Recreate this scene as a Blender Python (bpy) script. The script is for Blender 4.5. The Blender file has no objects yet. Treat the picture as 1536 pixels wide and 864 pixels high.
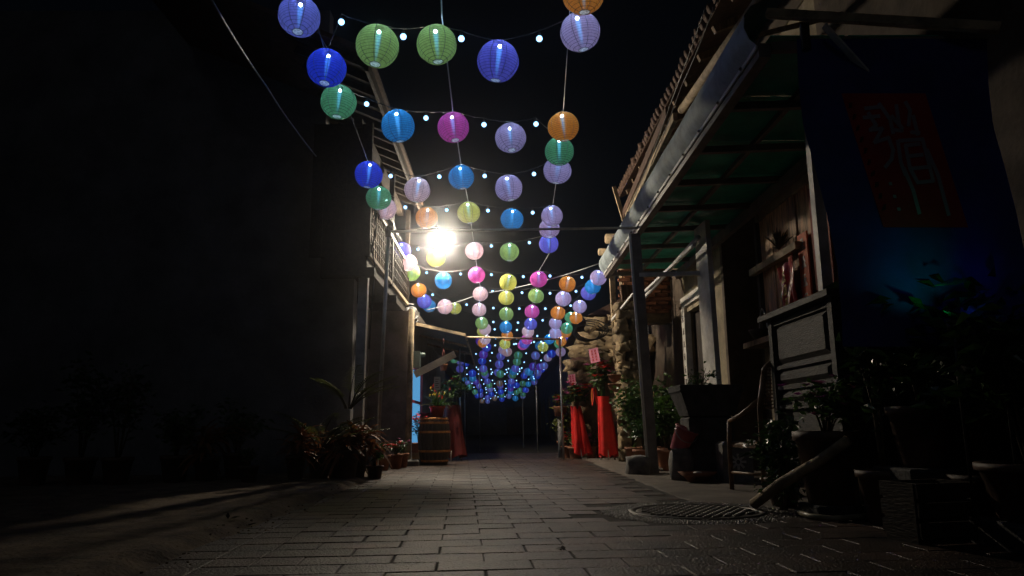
import bpy, bmesh, math, random
from mathutils import Vector, Matrix, noise
random.seed(7)
PI = math.pi
scene = bpy.context.scene
COL = scene.collection

# ---------------------------------------------------------------- camera
FPX = 1100.0                      # focal length in pixels of the 1536 px wide photograph
ROLL = math.radians(0.6)
_vx, _vy = -16.0, -208.0          # street vanishing point from the picture centre
_xu = _vx * math.cos(ROLL) + _vy * math.sin(ROLL)
_yu = -_vx * math.sin(ROLL) + _vy * math.cos(ROLL)
PITCH = math.atan(-_yu / FPX)
YAW = math.atan(-_xu / FPX * math.cos(PITCH))
EYE = Vector((0, 0, 0.57))
FW = Vector((math.sin(YAW) * math.cos(PITCH), math.cos(YAW) * math.cos(PITCH), math.sin(PITCH)))
_R0 = Vector((math.cos(YAW), -math.sin(YAW), 0)); _U0 = _R0.cross(FW)
RT = _R0 * math.cos(ROLL) - _U0 * math.sin(ROLL)
UP = _U0 * math.cos(ROLL) + _R0 * math.sin(ROLL)
# picture up leans left of true up -> rotate basis accordingly
cam_d = bpy.data.cameras.new('camera')
cam = bpy.data.objects.new('camera', cam_d); COL.objects.link(cam)
cam_d.sensor_width = 36; cam_d.lens = FPX / 1536 * 36
cam_d.clip_start = 0.05; cam_d.clip_end = 500
m = Matrix((RT, UP, -FW)).transposed().to_4x4(); m.translation = EYE
cam.matrix_world = m
scene.camera = cam
scene.render.resolution_x = 1024; scene.render.resolution_y = 576

# ---------------------------------------------------------------- night sky, added fill sun, exposure
world = bpy.data.worlds.new('World'); scene.world = world; world.use_nodes = True
wn = world.node_tree
bg = wn.nodes['Background']
sky = wn.nodes.new('ShaderNodeTexSky'); sky.sky_type = 'NISHITA'; sky.sun_disc = False
sky.sun_elevation = math.radians(35); sky.sun_rotation = math.radians(200)
wn.links.new(sky.outputs[0], bg.inputs['Color']); bg.inputs['Strength'].default_value = 0.0005
sun_d = bpy.data.lights.new('night_fill', 'SUN'); sun_d.energy = 0.018; sun_d.angle = math.radians(10)
sun_d.color = (0.75, 0.85, 1.0)  # weak fill sun added from behind the camera to lift the banner
sun = bpy.data.objects.new('night_fill', sun_d); COL.objects.link(sun)
sun.rotation_euler = (math.radians(55), 0, math.radians(-20))
vs = scene.view_settings
vs.view_transform = 'Standard'; vs.look = 'None'; vs.exposure = 0; vs.gamma = 1
vs.use_curve_mapping = False

# ---------------------------------------------------------------- pixel helpers (a pixel gives a direction, a plane gives the distance)
def ray(x, y): return FW + RT * ((x - 768) / FPX) - UP * ((y - 432) / FPX)
def aX(x, y, X): r = ray(x, y); return EYE + r * (X / r.x)
def aY(x, y, Y): r = ray(x, y); return EYE + r * (Y / r.y)
def aZ(x, y, Z=0.0): r = ray(x, y); return EYE + r * ((Z - EYE.z) / r.z)
def aD(x, y, d): return EYE + ray(x, y) * d

def lin(r, g, b):
    f = lambda c: (c / 255 / 12.92) if c <= 10 else ((c / 255 + 0.055) / 1.055) ** 2.4
    return (f(r), f(g), f(b))

# ---------------------------------------------------------------- materials
MATS = {}
def mat(name, col, rough=0.7, var=0.25, scale=6.0, bump=0.2, bscale=None, metal=0.0, col2=None,
        rand=0.0, stretch=(1, 1, 1), spec=0.5, trans=0.0, world=False):
    if name in MATS: return MATS[name]
    m = bpy.data.materials.new(name); m.use_nodes = True
    nt = m.node_tree; n = nt.nodes; L = nt.links
    p = n['Principled BSDF']
    p.inputs['Roughness'].default_value = rough; p.inputs['Metallic'].default_value = metal
    p.inputs['Specular IOR Level'].default_value = spec
    tc = n.new('ShaderNodeTexCoord'); mp = n.new('ShaderNodeMapping'); mp.inputs['Scale'].default_value = stretch
    gp = n.new('ShaderNodeNewGeometry') if world else None
    L.new(gp.outputs['Position'] if world else tc.outputs['Object'], mp.inputs['Vector'])
    nz = n.new('ShaderNodeTexNoise'); nz.inputs['Scale'].default_value = scale
    nz.inputs['Detail'].default_value = 6; nz.inputs['Roughness'].default_value = 0.65
    L.new(mp.outputs[0], nz.inputs['Vector'])
    cr = n.new('ShaderNodeValToRGB')
    c2 = col2 or tuple(max(0, c * (1 - 2 * var)) for c in col)
    c1 = col if col2 else tuple(min(1, c * (1 + var)) for c in col)
    cr.color_ramp.elements[0].position = 0.32; cr.color_ramp.elements[0].color = (*c2, 1)
    cr.color_ramp.elements[1].position = 0.68; cr.color_ramp.elements[1].color = (*c1, 1)
    L.new(nz.outputs['Fac'], cr.inputs['Fac'])
    out = cr.outputs['Color']
    if rand:
        oi = n.new('ShaderNodeObjectInfo'); mr = n.new('ShaderNodeMapRange')
        mr.inputs['To Min'].default_value = 1 - rand; mr.inputs['To Max'].default_value = 1 + rand
        L.new(oi.outputs['Random'], mr.inputs['Value'])
        mx = n.new('ShaderNodeVectorMath'); mx.operation = 'SCALE'
        L.new(out, mx.inputs[0]); L.new(mr.outputs[0], mx.inputs['Scale']); out = mx.outputs[0]
    L.new(out, p.inputs['Base Color'])
    if bump:
        nb = n.new('ShaderNodeTexNoise'); nb.inputs['Scale'].default_value = bscale or scale * 5
        nb.inputs['Detail'].default_value = 5
        L.new(mp.outputs[0], nb.inputs['Vector'])
        b = n.new('ShaderNodeBump'); b.inputs['Strength'].default_value = bump; b.inputs['Distance'].default_value = 0.02
        L.new(nb.outputs['Fac'], b.inputs['Height']); L.new(b.outputs[0], p.inputs['Normal'])
    if trans:
        tr = n.new('ShaderNodeBsdfTranslucent'); L.new(out, tr.inputs['Color'])
        ms = n.new('ShaderNodeMixShader'); ms.inputs[0].default_value = trans
        L.new(p.outputs[0], ms.inputs[1]); L.new(tr.outputs[0], ms.inputs[2])
        L.new(ms.outputs[0], n['Material Output'].inputs['Surface'])
    MATS[name] = m
    return m

def emat(name, col, strength, sample=True):
    m = bpy.data.materials.new(name); m.use_nodes = True
    nt = m.node_tree; nt.nodes.remove(nt.nodes['Principled BSDF'])
    e = nt.nodes.new('ShaderNodeEmission'); e.inputs['Color'].default_value = (*col, 1); e.inputs['Strength'].default_value = strength
    nt.links.new(e.outputs[0], nt.nodes['Material Output'].inputs['Surface'])
    if not sample: m.cycles.emission_sampling = 'NONE'
    MATS[name] = m
    return m

def shell_material():
    m = bpy.data.materials.new('lantern_cloth'); m.use_nodes = True
    nt = m.node_tree; n = nt.nodes; L = nt.links; n.remove(n['Principled BSDF'])
    oi = n.new('ShaderNodeObjectInfo')
    tc = n.new('ShaderNodeTexCoord'); sp = n.new('ShaderNodeSeparateXYZ'); L.new(tc.outputs['Object'], sp.inputs[0])
    # wire hoops in the cloth every 1.9 cm, cloth weave as fine noise
    mul = n.new('ShaderNodeMath'); mul.operation = 'MULTIPLY'; mul.inputs[1].default_value = 1 / 0.0185
    L.new(sp.outputs['Z'], mul.inputs[0])
    fr = n.new('ShaderNodeMath'); fr.operation = 'PINGPONG'; fr.inputs[1].default_value = 0.5; L.new(mul.outputs[0], fr.inputs[0])
    rm = n.new('ShaderNodeMapRange'); rm.inputs['From Min'].default_value = 0.03; rm.inputs['From Max'].default_value = 0.11
    rm.inputs['To Min'].default_value = 0.3; rm.inputs['To Max'].default_value = 1.0
    L.new(fr.outputs[0], rm.inputs['Value'])
    nz = n.new('ShaderNodeTexNoise'); nz.inputs['Scale'].default_value = 60; nz.inputs['Detail'].default_value = 4
    L.new(tc.outputs['Object'], nz.inputs['Vector'])
    nr = n.new('ShaderNodeMapRange'); nr.inputs['From Min'].default_value = 0.3; nr.inputs['From Max'].default_value = 0.7
    nr.inputs['To Min'].default_value = 0.8; nr.inputs['To Max'].default_value = 1.12
    L.new(nz.outputs['Fac'], nr.inputs['Value'])
    mm = n.new('ShaderNodeMath'); mm.operation = 'MULTIPLY'; L.new(rm.outputs[0], mm.inputs[0]); L.new(nr.outputs[0], mm.inputs[1])
    sc = n.new('ShaderNodeVectorMath'); sc.operation = 'SCALE'; L.new(oi.outputs['Color'], sc.inputs[0]); L.new(mm.outputs[0], sc.inputs['Scale'])
    sk = n.new('ShaderNodeVectorMath'); sk.operation = 'SCALE'; sk.inputs['Scale'].default_value = .75; L.new(sc.outputs[0], sk.inputs[0])
    df = n.new('ShaderNodeBsdfDiffuse'); L.new(sk.outputs[0], df.inputs['Color'])
    tl = n.new('ShaderNodeBsdfTranslucent'); L.new(sk.outputs[0], tl.inputs['Color'])
    tp = n.new('ShaderNodeBsdfTransparent'); 
    tmix = n.new('ShaderNodeMix'); tmix.data_type = 'RGBA'; tmix.inputs[0].default_value = 0.55
    tmix.inputs[6].default_value = (1, 1, 1, 1); L.new(sc.outputs[0], tmix.inputs[7]); L.new(tmix.outputs[2], tp.inputs['Color'])
    em = n.new('ShaderNodeEmission'); L.new(sc.outputs[0], em.inputs['Color'])
    es = n.new('ShaderNodeMath'); es.operation = 'MULTIPLY'; es.inputs[1].default_value = 1.0
    L.new(oi.outputs['Alpha'], es.inputs[0]); L.new(es.outputs[0], em.inputs['Strength'])
    m1 = n.new('ShaderNodeMixShader'); m1.inputs[0].default_value = 0.5
    L.new(df.outputs[0], m1.inputs[1]); L.new(tl.outputs[0], m1.inputs[2])
    m2 = n.new('ShaderNodeMixShader'); m2.inputs[0].default_value = 0.3
    L.new(m1.outputs[0], m2.inputs[1]); L.new(tp.outputs[0], m2.inputs[2])
    ad = n.new('ShaderNodeAddShader'); L.new(m2.outputs[0], ad.inputs[0]); L.new(em.outputs[0], ad.inputs[1])
    L.new(ad.outputs[0], n['Material Output'].inputs['Surface'])
    m.cycles.emission_sampling = 'NONE'
    return m

# ---------------------------------------------------------------- mesh builder
class MB:
    def __init__(s): s.v = []; s.f = []; s.sm = []
    def add(s, vs, fs, smooth=False):
        o = len(s.v); s.v += [tuple(v) for v in vs]; s.f += [tuple(i + o for i in f) for f in fs]; s.sm += [smooth] * len(fs)
        return s
    def box(s, lo, hi, ch=0.0, M=None):
        (x0, y0, z0), (x1, y1, z1) = lo, hi
        if ch:
            vs = [(x0, y0, z0), (x1, y0, z0), (x1, y1, z0), (x0, y1, z0),
                  (x0, y0, z1 - ch), (x1, y0, z1 - ch), (x1, y1, z1 - ch), (x0, y1, z1 - ch),
                  (x0 + ch, y0 + ch, z1), (x1 - ch, y0 + ch, z1), (x1 - ch, y1 - ch, z1), (x0 + ch, y1 - ch, z1)]
            fs = [(3, 2, 1, 0), (0, 1, 5, 4), (1, 2, 6, 5), (2, 3, 7, 6), (3, 0, 4, 7),
                  (4, 5, 9, 8), (5, 6, 10, 9), (6, 7, 11, 10), (7, 4, 8, 11), (8, 9, 10, 11)]
        else:
            vs = [(x0, y0, z0), (x1, y0, z0), (x1, y1, z0), (x0, y1, z0), (x0, y0, z1), (x1, y0, z1), (x1, y1, z1), (x0, y1, z1)]
            fs = [(3, 2, 1, 0), (0, 1, 5, 4), (1, 2, 6, 5), (2, 3, 7, 6), (3, 0, 4, 7), (4, 5, 6, 7)]
        if M is not None: vs = [M @ Vector(v) for v in vs]
        return s.add(vs, fs)
    def bar(s, p, q, w, h, up=Vector((0, 0, 1))):
        """rectangular bar from p to q, w wide, h high"""
        p = Vector(p); q = Vector(q); d = (q - p).normalized()
        a = d.cross(up)
        if a.length < 0.15: a = d.cross(Vector((0, 1, 0)))
        a.normalize(); b = a.cross(d)
        vs = [c + a * (i * w / 2) + b * (j * h / 2) for c in (p, q) for i, j in ((-1, -1), (1, -1), (1, 1), (-1, 1))]
        return s.add(vs, [(3, 2, 1, 0), (4, 5, 6, 7), (0, 1, 5, 4), (1, 2, 6, 5), (2, 3, 7, 6), (3, 0, 4, 7)])
    def tube(s, pts, r, n=8, cap=True):
        pts = [Vector(p) for p in pts]; rs = r if isinstance(r, (list, tuple)) else [r] * len(pts)
        vs = []; fs = []; prev = None
        for i, p in enumerate(pts):
            d = (pts[min(i + 1, len(pts) - 1)] - pts[max(i - 1, 0)]).normalized()
            a = (prev - d * prev.dot(d)) if prev is not None else (d.cross(Vector((0, 0, 1))) if abs(d.z) < 0.95 else d.cross(Vector((0, 1, 0))))
            a.normalize(); prev = a; b = d.cross(a)
            for k in range(n):
                t = 2 * PI * k / n; vs.append(p + (a * math.cos(t) + b * math.sin(t)) * rs[i])
        for i in range(len(pts) - 1):
            for k in range(n):
                fs.append((i * n + k, i * n + (k + 1) % n, (i + 1) * n + (k + 1) % n, (i + 1) * n + k))
        if cap: fs += [tuple(range(n))[::-1], tuple((len(pts) - 1) * n + k for k in range(n))]
        return s.add(vs, fs, True)
    def lathe(s, prof, c=(0, 0, 0), n=20, smooth=True, close=True, M=None):
        vs = []; fs = []
        for r, z in prof:
            for k in range(n):
                t = 2 * PI * k / n; vs.append(Vector((r * math.cos(t), r * math.sin(t), z)))
        for i in range(len(prof) - 1):
            for k in range(n): fs.append((i * n + k, i * n + (k + 1) % n, (i + 1) * n + (k + 1) % n, (i + 1) * n + k))
        if close: fs += [tuple(range(n))[::-1], tuple((len(prof) - 1) * n + k for k in range(n))]
        vs = [(M @ v if M is not None else v) + Vector(c) for v in vs]
        return s.add(vs, fs, smooth)
    def leaf(s, p, d, ln, w, nrm=None, fold=0.25, bend=0.0):
        p = Vector(p); d = Vector(d).normalized()
        nrm = Vector(nrm) if nrm is not None else Vector((random.uniform(-1, 1), random.uniform(-1, 1), random.uniform(0.2, 1)))
        a = d.cross(nrm)
        if a.length < 1e-3: a = d.cross(Vector((1, 0.3, 0)))
        a.normalize(); u = a.cross(d)
        m1 = p + d * ln * 0.45 + u * (ln * 0.04); t = p + d * ln - Vector((0, 0, bend * ln))
        e1 = p + d * ln * 0.4 + a * w / 2 + u * w * fold; e2 = p + d * ln * 0.4 - a * w / 2 + u * w * fold
        return s.add([p, e1, t, e2, m1], [(0, 4, 1), (1, 4, 2), (2, 4, 3), (3, 4, 0)])
    def strap(s, p, d, ln, w, droop=0.6, n=5):
        """long arching leaf"""
        p = Vector(p); d = Vector(d).normalized(); a = d.cross(Vector((0, 0, 1)))
        if a.length < 1e-3: a = Vector((1, 0, 0))
        a.normalize(); vs = []; fs = []
        for i in range(n + 1):
            t = i / n; q = p + d * ln * t - Vector((0, 0, droop * ln * t * t))
            ww = w * (math.sin(PI * min(1, t * 0.9 + 0.1)) ** 0.7 + 0.02)
            vs += [q - a * ww / 2, q + Vector((0, 0, -ww * 0.2)), q + a * ww / 2]
        for i in range(n):
            b = i * 3; fs += [(b, b + 1, b + 4, b + 3), (b + 1, b + 2, b + 5, b + 4)]
        return s.add(vs, fs, True)
    def mesh(s, name):
        me = bpy.data.meshes.new(name); me.from_pydata(s.v, [], s.f)
        me.polygons.foreach_set('use_smooth', s.sm); me.update(); return me
    def build(s, name, material, parent=None, loc=None, kind=None):
        me = s.mesh(name); me.materials.append(material)
        return link(name, me, parent, loc, kind)

def link(name, me, parent=None, loc=None, kind=None):
    o = bpy.data.objects.new(name, me); COL.objects.link(o)
    if loc is not None: o.location = loc
    if parent is not None: o.parent = parent
    if kind: o['kind'] = kind
    return o
def tag(o, label, cat, group=None):
    o['label'] = label; o['category'] = cat
    if group: o['group'] = group
    return o
def thing(name, label, cat, loc=(0, 0, 0), rz=0, group=None):
    o = bpy.data.objects.new(name, None); COL.objects.link(o); o.location = loc; o.rotation_euler = (0, 0, rz)
    o.empty_display_size = 0.1
    return tag(o, label, cat, group)
def struct(name, mb, material):
    o = mb.build(name, material); o['kind'] = 'structure'; return o
def rv(a, b): return random.uniform(a, b)

# ---------------------------------------------------------------- base materials
PAVER = mat('paver', (0.068, 0.043, 0.032), 0.44, 0.5, 2.2, 0.7, 75, rand=0.42, world=True, spec=.36)
SAND = mat('joint_sand', (0.03, 0.026, 0.022), 0.9, 0.3, 20, 0.4)
DIRT = mat('dirt', (0.16, 0.115, 0.075), 0.95, 0.35, 5, 0.7, 40)
CONC = mat('concrete', (0.14, 0.118, 0.098), 0.8, 0.25, 3, 0.3, 60)
PLAST = mat('dark_plaster', (0.16, 0.155, 0.16), 0.9, 0.2, 2, 0.3, 30)
PLAST2 = mat('grey_plaster', (0.22, 0.2, 0.21), 0.9, 0.25, 3, 0.3, 30)
BROWNW = mat('brown_wall', (0.1, 0.075, 0.055), 0.9, 0.3, 3, 0.3, 25)
MUD = mat('mud_wall', (0.3, 0.22, 0.13), 0.95, 0.35, 3, 0.6, 25)
STONE = mat('field_stone', (0.27, 0.2, 0.115), 0.85, 0.35, 5, 0.5, 30, rand=0.35)
GREYST = mat('grey_stone', (0.2, 0.19, 0.18), 0.85, 0.3, 6, 0.4, 40)
WOOD = mat('old_wood', (0.2, 0.13, 0.075), 0.75, 0.4, 4, 0.3, 20, stretch=(6, 6, 0.8), rand=0.2)
DWOOD = mat('dark_stained_wood', (0.036, 0.026, 0.019), 0.75, 0.35, 4, 0.3, 20, stretch=(6, 1, 6), spec=.25)
GWOOD = mat('grey_wood', (0.05, 0.046, 0.042), 0.7, 0.5, 4, 0.4, 20, stretch=(8, 1.2, 8))
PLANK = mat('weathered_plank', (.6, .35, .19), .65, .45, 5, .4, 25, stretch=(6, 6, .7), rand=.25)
LOG = mat('bleached_log', (0.42, 0.32, 0.2), 0.8, 0.35, 6, 0.3)
WHITE = mat('weathered_white', (0.6, 0.58, 0.54), 0.6, 0.18, 5, 0.1)
PVC = mat('white_pvc', (0.7, 0.7, 0.7), 0.35, 0.08, 4, 0)
STEEL = mat('galvanised_steel', (0.45, 0.46, 0.48), 0.4, 0.15, 8, 0.05, metal=0.8)
DARKM = mat('dark_metal', (0.06, 0.055, 0.05), 0.5, 0.3, 10, 0.1, metal=0.5)
FASC = mat('painted_fascia', (0.2, 0.175, 0.16), 0.55, 0.2, 6, 0.1)
GREENP = mat('green_panel', (0.05, 0.55, 0.42), 0.35, 0.2, 3, 0.05, trans=0.35)
FLASH = mat('roof_flashing', (0.36, 0.43, 0.46), 0.75, 0.25, 3, 0.15, 12, spec=.2)
TILE = mat('roof_tile', (0.11, 0.06, 0.04), 0.8, 0.3, 8, 0.3)
TERRA = mat('terracotta', (0.3, 0.12, 0.06), 0.75, 0.25, 7, 0.2, rand=0.2)
DPOT = mat('dark_pot', (0.1, 0.055, 0.035), 0.6, 0.3, 7, 0.1, rand=0.2)
GLAZE = mat('red_glaze', (0.5, 0.06, 0.02), 0.3, 0.15, 7, 0)
SOIL = mat('soil', (0.04, 0.03, 0.02), 1, 0.3, 30, 0.5)
LEAF = mat('leaf_green', (0.06, 0.13, 0.025), 0.4, 0.35, 9, 0, trans=0.3)
LEAFD = mat('leaf_dark', (0.035, 0.085, 0.02), 0.35, 0.35, 9, 0, trans=0.2)
LEAFR = mat('leaf_red', (0.42, 0.12, 0.04), 0.6, 0.4, 7, 0, col2=(0.09, 0.06, 0.02), trans=0.3)
PALM = mat('palm_leaf', (0.14, 0.17, 0.03), 0.4, 0.3, 6, 0, trans=0.35)
STEM = mat('plant_stem', (0.1, 0.075, 0.04), 0.8, 0.3, 10, 0)
REDC = mat('red_cloth', (0.72, 0.018, 0.012), 0.55, 0.15, 5, 0.1)
DREDC = mat('dark_red_cloth', (0.12, 0.008, 0.007), 0.6, 0.15, 5, 0.1)
PINKC = mat('pink_card', (0.7, 0.25, 0.38), 0.6, 0.06, 5, 0)
INK = mat('ink', (0.03, 0.015, 0.015), 0.7, 0.1, 5, 0)
FRED = mat('petal_red', (0.6, 0.03, 0.03), 0.5, 0.2, 9, 0, trans=0.2)
FPINK = mat('petal_pink', (0.6, 0.15, 0.35), 0.5, 0.2, 9, 0, trans=0.2)
FYEL = mat('petal_yellow', (0.7, 0.5, 0.05), 0.5, 0.2, 9, 0, trans=0.2)
FWHT = mat('petal_white', (0.75, 0.7, 0.65), 0.5, 0.1, 9, 0, trans=0.2)
FPUR = mat('petal_purple', (0.35, 0.04, 0.3), 0.5, 0.2, 9, 0, trans=0.2)
CANE = mat('rattan', (0.2, 0.11, 0.05), 0.5, 0.3, 12, 0.1)
CABLE = mat('black_cable', (0.025, 0.025, 0.028), 0.45, 0.1, 5, 0)
WIRE = mat('pale_wire', (0.4, 0.42, 0.46), 0.4, 0.1, 5, 0)
BARK = mat('barrel_oak', (0.14, 0.115, 0.09), 0.7, 0.35, 5, 0.3, 25, stretch=(6, 6, 1), rand=0.25)
HOOP = mat('rusty_hoop', (0.8, 0.34, 0.1), 0.5, 0.3, 9, 0.1, metal=0.3)

exec_parts = []
# ================================================================ GROUND
g = MB(); g.add([(-60, -20, -0.02), (60, -20, -0.02), (60, 140, -0.02), (-60, 140, -0.02)], [(0, 1, 2, 3)])
struct('ground', g, SAND)

# paved lane: joints sheet with separate pavers on it
pv = MB(); pv.add([(-1.5, 1.2, -0.0045), (3.2, 1.2, -0.0045), (3.2, 16.6, -0.0045), (-1.5, 16.6, -0.0045)], [(0, 1, 2, 3)])
pavement = struct('pavement', pv, SAND)
PW, PH, J = 0.40, 0.205, 0.0075
MHC = Vector((1.30, 5.08, 0)); MHR = 0.40
def mk_paver(w, h):
    b = MB(); b.box((-w / 2, -h / 2, -0.03), (w / 2, h / 2, 0), 0.003); me = b.mesh('paver'); me.materials.append(PAVER); return me
me_full = mk_paver(PW - J, PH - J); me_half = mk_paver(PW / 2 - J, PH - J)
spots = []
ANG = math.radians(3.0)
def rot(x, y): return (x * math.cos(ANG) - (y - 3) * math.sin(ANG), 3 + x * math.sin(ANG) + (y - 3) * math.cos(ANG))
row = 0; yy = 1.6
while yy < 17:
    x0 = -1.06
    if row % 2:
        spots.append((x0 + PW / 4, yy, 'h')); x0 += PW / 2
    k = 0
    while x0 + PW <= 3.3:
        spots.append((x0 + PW / 2, yy, 'f')); x0 += PW
    for q in (0, 1): spots.append((-1.06 - PW / 4 - q * PW / 2, yy, 'h'))
    yy += PH; row += 1
good = []
for x, y, t in spots:
    X, Y = rot(x, y)
    if Y > 4.75 and X > 1.30: continue
    if X > 3.0 or Y > 16.4 or Y < 1.5: continue
    if (Vector((X, Y, 0)) - MHC).length < 0.7: continue
    dpx = (Vector((X, Y, 0)) - EYE)
    u = 768 + FPX * dpx.dot(RT) / dpx.dot(FW); w_ = 432 - FPX * dpx.dot(UP) / dpx.dot(FW)
    vis = -60 < u < 1600 and w_ < 885
    area = (1 if t == 'f' else 0.5) / dpx.length ** 2 if vis else 0
    good.append((area, X, Y, t))
good.sort(reverse=True)
rest = MB()
for i, (a, X, Y, t) in enumerate(good):
    rz = ANG + rv(-0.012, 0.012); z = rv(-0.001, 0.0015) + .002 * noise.noise((X * .8, Y * .8, 2)); tx, ty = rv(-0.006, 0.006), rv(-0.006, 0.006)
    if i < 290:
        o = link('paver', me_full if t == 'f' else me_half, pavement, (X + rv(-.003, .003), Y + rv(-.003, .003), z))
        o.rotation_euler = (ty, tx, rz)
    else:
        M = Matrix.Translation((X, Y, z)) @ Matrix.Rotation(rz, 4, 'Z') @ Matrix.Rotation(tx, 4, 'Y')
        w = (PW if t == 'f' else PW / 2) - J
        rest.box((-w / 2, -(PH - J) / 2, -0.03), (w / 2, (PH - J) / 2, 0), 0.007, M)
rest.build('paver_field', PAVER, pavement, kind='stuff')

def sheet(x0, x1, y0, y1, nx, ny, zf, xe0=None):
    b = MB(); vs = []; fs = []
    for j in range(ny + 1):
        y = y0 + (y1 - y0) * j / ny
        for i in range(nx + 1):
            x = x0 + (x1 - x0) * i / nx
            vs.append((x, y, zf(x, y)))
    for j in range(ny):
        for i in range(nx):
            k = j * (nx + 1) + i; fs.append((k, k + 1, k + nx + 2, k + nx + 1))
    return b.add(vs, fs, True)
def dz(x, y):
    n1 = noise.noise((x * 0.9, y * 0.9, 3)); n2 = noise.noise((x * 5, y * 5, 1)); n3 = noise.noise((x * 17, y * 17, 9))
    edge = min(1, max(0, (-1.47 + 0.05 * n2 + 0.04 * noise.noise((x * 2, y * 2, 5)) - x) / 0.12))
    e = edge * edge * (3 - 2 * edge)
    return -0.003 + e * (0.040 + 0.02 * n1 + 0.009 * n2 + 0.006 * n3)
struct('dirt_yard', sheet(-9, -1.36, 1.5, 9.6, 190, 200, dz), DIRT)
def cz(x, y):
    e = min(1, max(0, (x - 1.40 - .04 * noise.noise((0, y * 3, 0))) / 0.03))
    e *= min(1, max(0, ((Vector((x, y, 0)) - MHC).length - 0.55) / 0.06))
    return -0.016 + e * (0.018 + 0.006 * noise.noise((x * 2, y * 2, 0)) + 0.003 * noise.noise((x * 9, y * 9, 4)))
struct('concrete_apron', sheet(1.2, 5.0, 4.72, 17, 120, 160, cz), CONC)
def dz2(x, y): return -0.016 + 0.012 * min(1, max(0, (-1.34 - x) / 0.1)) + 0.004 * noise.noise((x * 6, y * 6, 0))
struct('shop_forecourt', sheet(-3.0, -1.2, 9.6, 17, 20, 90, dz2), CONC)

# crumbs along the broken edge of the dirt yard
b = MB()
for i in range(260):
    y = 2.4 + 7 * random.random() ** 1.3; x = -1.44 + random.gauss(0, 0.06); r = rv(0.002, 0.0065)
    M = Matrix.Translation((x, y, dz(x, y) + r * 0.4)) @ Matrix.Rotation(rv(0, 6), 4, 'Z') @ Matrix.Rotation(rv(0, 2), 4, 'X')
    b.box((-r, -r * rv(.6, 1), -r * .6), (r, r, r * .6), r * 0.4, M)
o = b.build('gravel_crumbs', DIRT, kind='stuff'); o['label'] = 'loose gravel crumbs along the broken edge of the dirt yard'

# manhole: iron cover with raised lozenges, ring, pebble surround
mh = thing('manhole_cover', 'round cast iron manhole cover with raised studs set in exposed pebbles', 'manhole', MHC + Vector((0, 0, .004)))
MBm = MB(); MBm.lathe([(MHR + 0.05, -0.03), (MHR + 0.05, 0.002), (MHR + 0.008, 0.002), (MHR + 0.006, -0.03)], n=48, close=False); MBm.build('ring', DARKM, mh)
IRON = mat('cast_iron', (0.05, 0.042, 0.037), 0.5, 0.3, 20, 0.2, metal=0.4)
b = MB(); b.lathe([(MHR, -0.03), (MHR, -0.004), (MHR - 0.02, -0.004), (0.0005, -0.004)], n=48); b.build('plate', IRON, mh)
b = MB()
for i in range(-6, 7):
    for j in range(-7, 8):
        x = i * 0.058 + (0.029 if j % 2 else 0); y = j * 0.05
        if x * x + y * y < (MHR - 0.045) ** 2: b.box((x - 0.021, y - 0.013, -0.006), (x + 0.021, y + 0.013, 0.006), 0.003)
b.build('studs', IRON, mh, kind='stuff')
b = MB()
PEB = mat('pebble', (0.11, 0.09, 0.075), 0.35, 0.4, 60, 0, rand=0)
b.lathe([(0.66, -0.009), (0.45, -0.005)], n=40, close=False)
for i in range(3000):
    a = rv(0, 2 * PI); r = rv(0.452, 0.64); x, y = r * math.cos(a), r * math.sin(a)
    s_ = rv(0.006, 0.012)
    b.lathe([(0.0005, -s_ * .8), (s_, -s_ * .2), (s_ * .7, s_ * .5), (0.0005, s_ * .8)], (x, y, -0.009), 5, close=False)
b.build('pebble_surround', PEB, mh, kind='stuff')

# dead leaves on the lane
for (x, y, s_) in ((345, 790, .05), (370, 791, .045), (848, 829, .05), (728, 703, .06)):
    p = aZ(x, y); b = MB()
    for k in range(3): b.leaf((rv(-.02, .02), rv(-.02, .02), 0.004), (rv(-1, 1), rv(-1, 1), .25), s_ * rv(.8, 1.3), s_ * .5, (0, 0, 1))
    zz = dz(p.x, p.y) if p.x < -1.4 else 0.002
    tag(b.build('dead_leaf', SOIL, loc=(p.x, p.y, max(zz, 0.001))), 'dark shrivelled leaf litter lying on the dim ground', 'leaf', 'dead leaves on the lane')

# ================================================================ STREET LAMP (the one lit lamp of the lane)
LAMP = aY(660, 361, 12.3)
LR = 0.10
LAMPE = emat('lamp_globe', (1.0, 0.85, 0.64), 1550)
def street_lamp():
    t = thing('street_lamp', 'glaring white globe street lamp on an iron bracket from the balcony', 'lamp', LAMP)
    b = MB(); b.lathe([(LR * math.sin(PI * i / 14) + 0.0003, -LR * math.cos(PI * i / 14)) for i in range(15)], n=28, close=False); b.build('globe', LAMPE, t)
    b = MB(); b.lathe([(0.05, LR * 0.95), (0.055, LR + 0.03), (0.02, LR + 0.07)], n=14); b.build('cap', DARKM, t)
    q = Vector((-1.62, 12.36, 3.2)) - LAMP
    b = MB(); b.tube([(0, 0, LR + 0.06), (-0.05, 0, LR + 0.16), (q.x * .5, 0.05, LR + 0.15), (q.x, q.y, LR + .1), q], 0.016, 8); b.build('bracket', DARKM, t)
street_lamp()

# ================================================================ LANTERNS
SHELL = shell_material()
LEDM = emat('led_tip', (0.5, 0.76, 1.0), 210, True)
BULBM = emat('bare_led_bulb', (0.3, 0.6, 1.0), 3.4, False)
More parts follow.
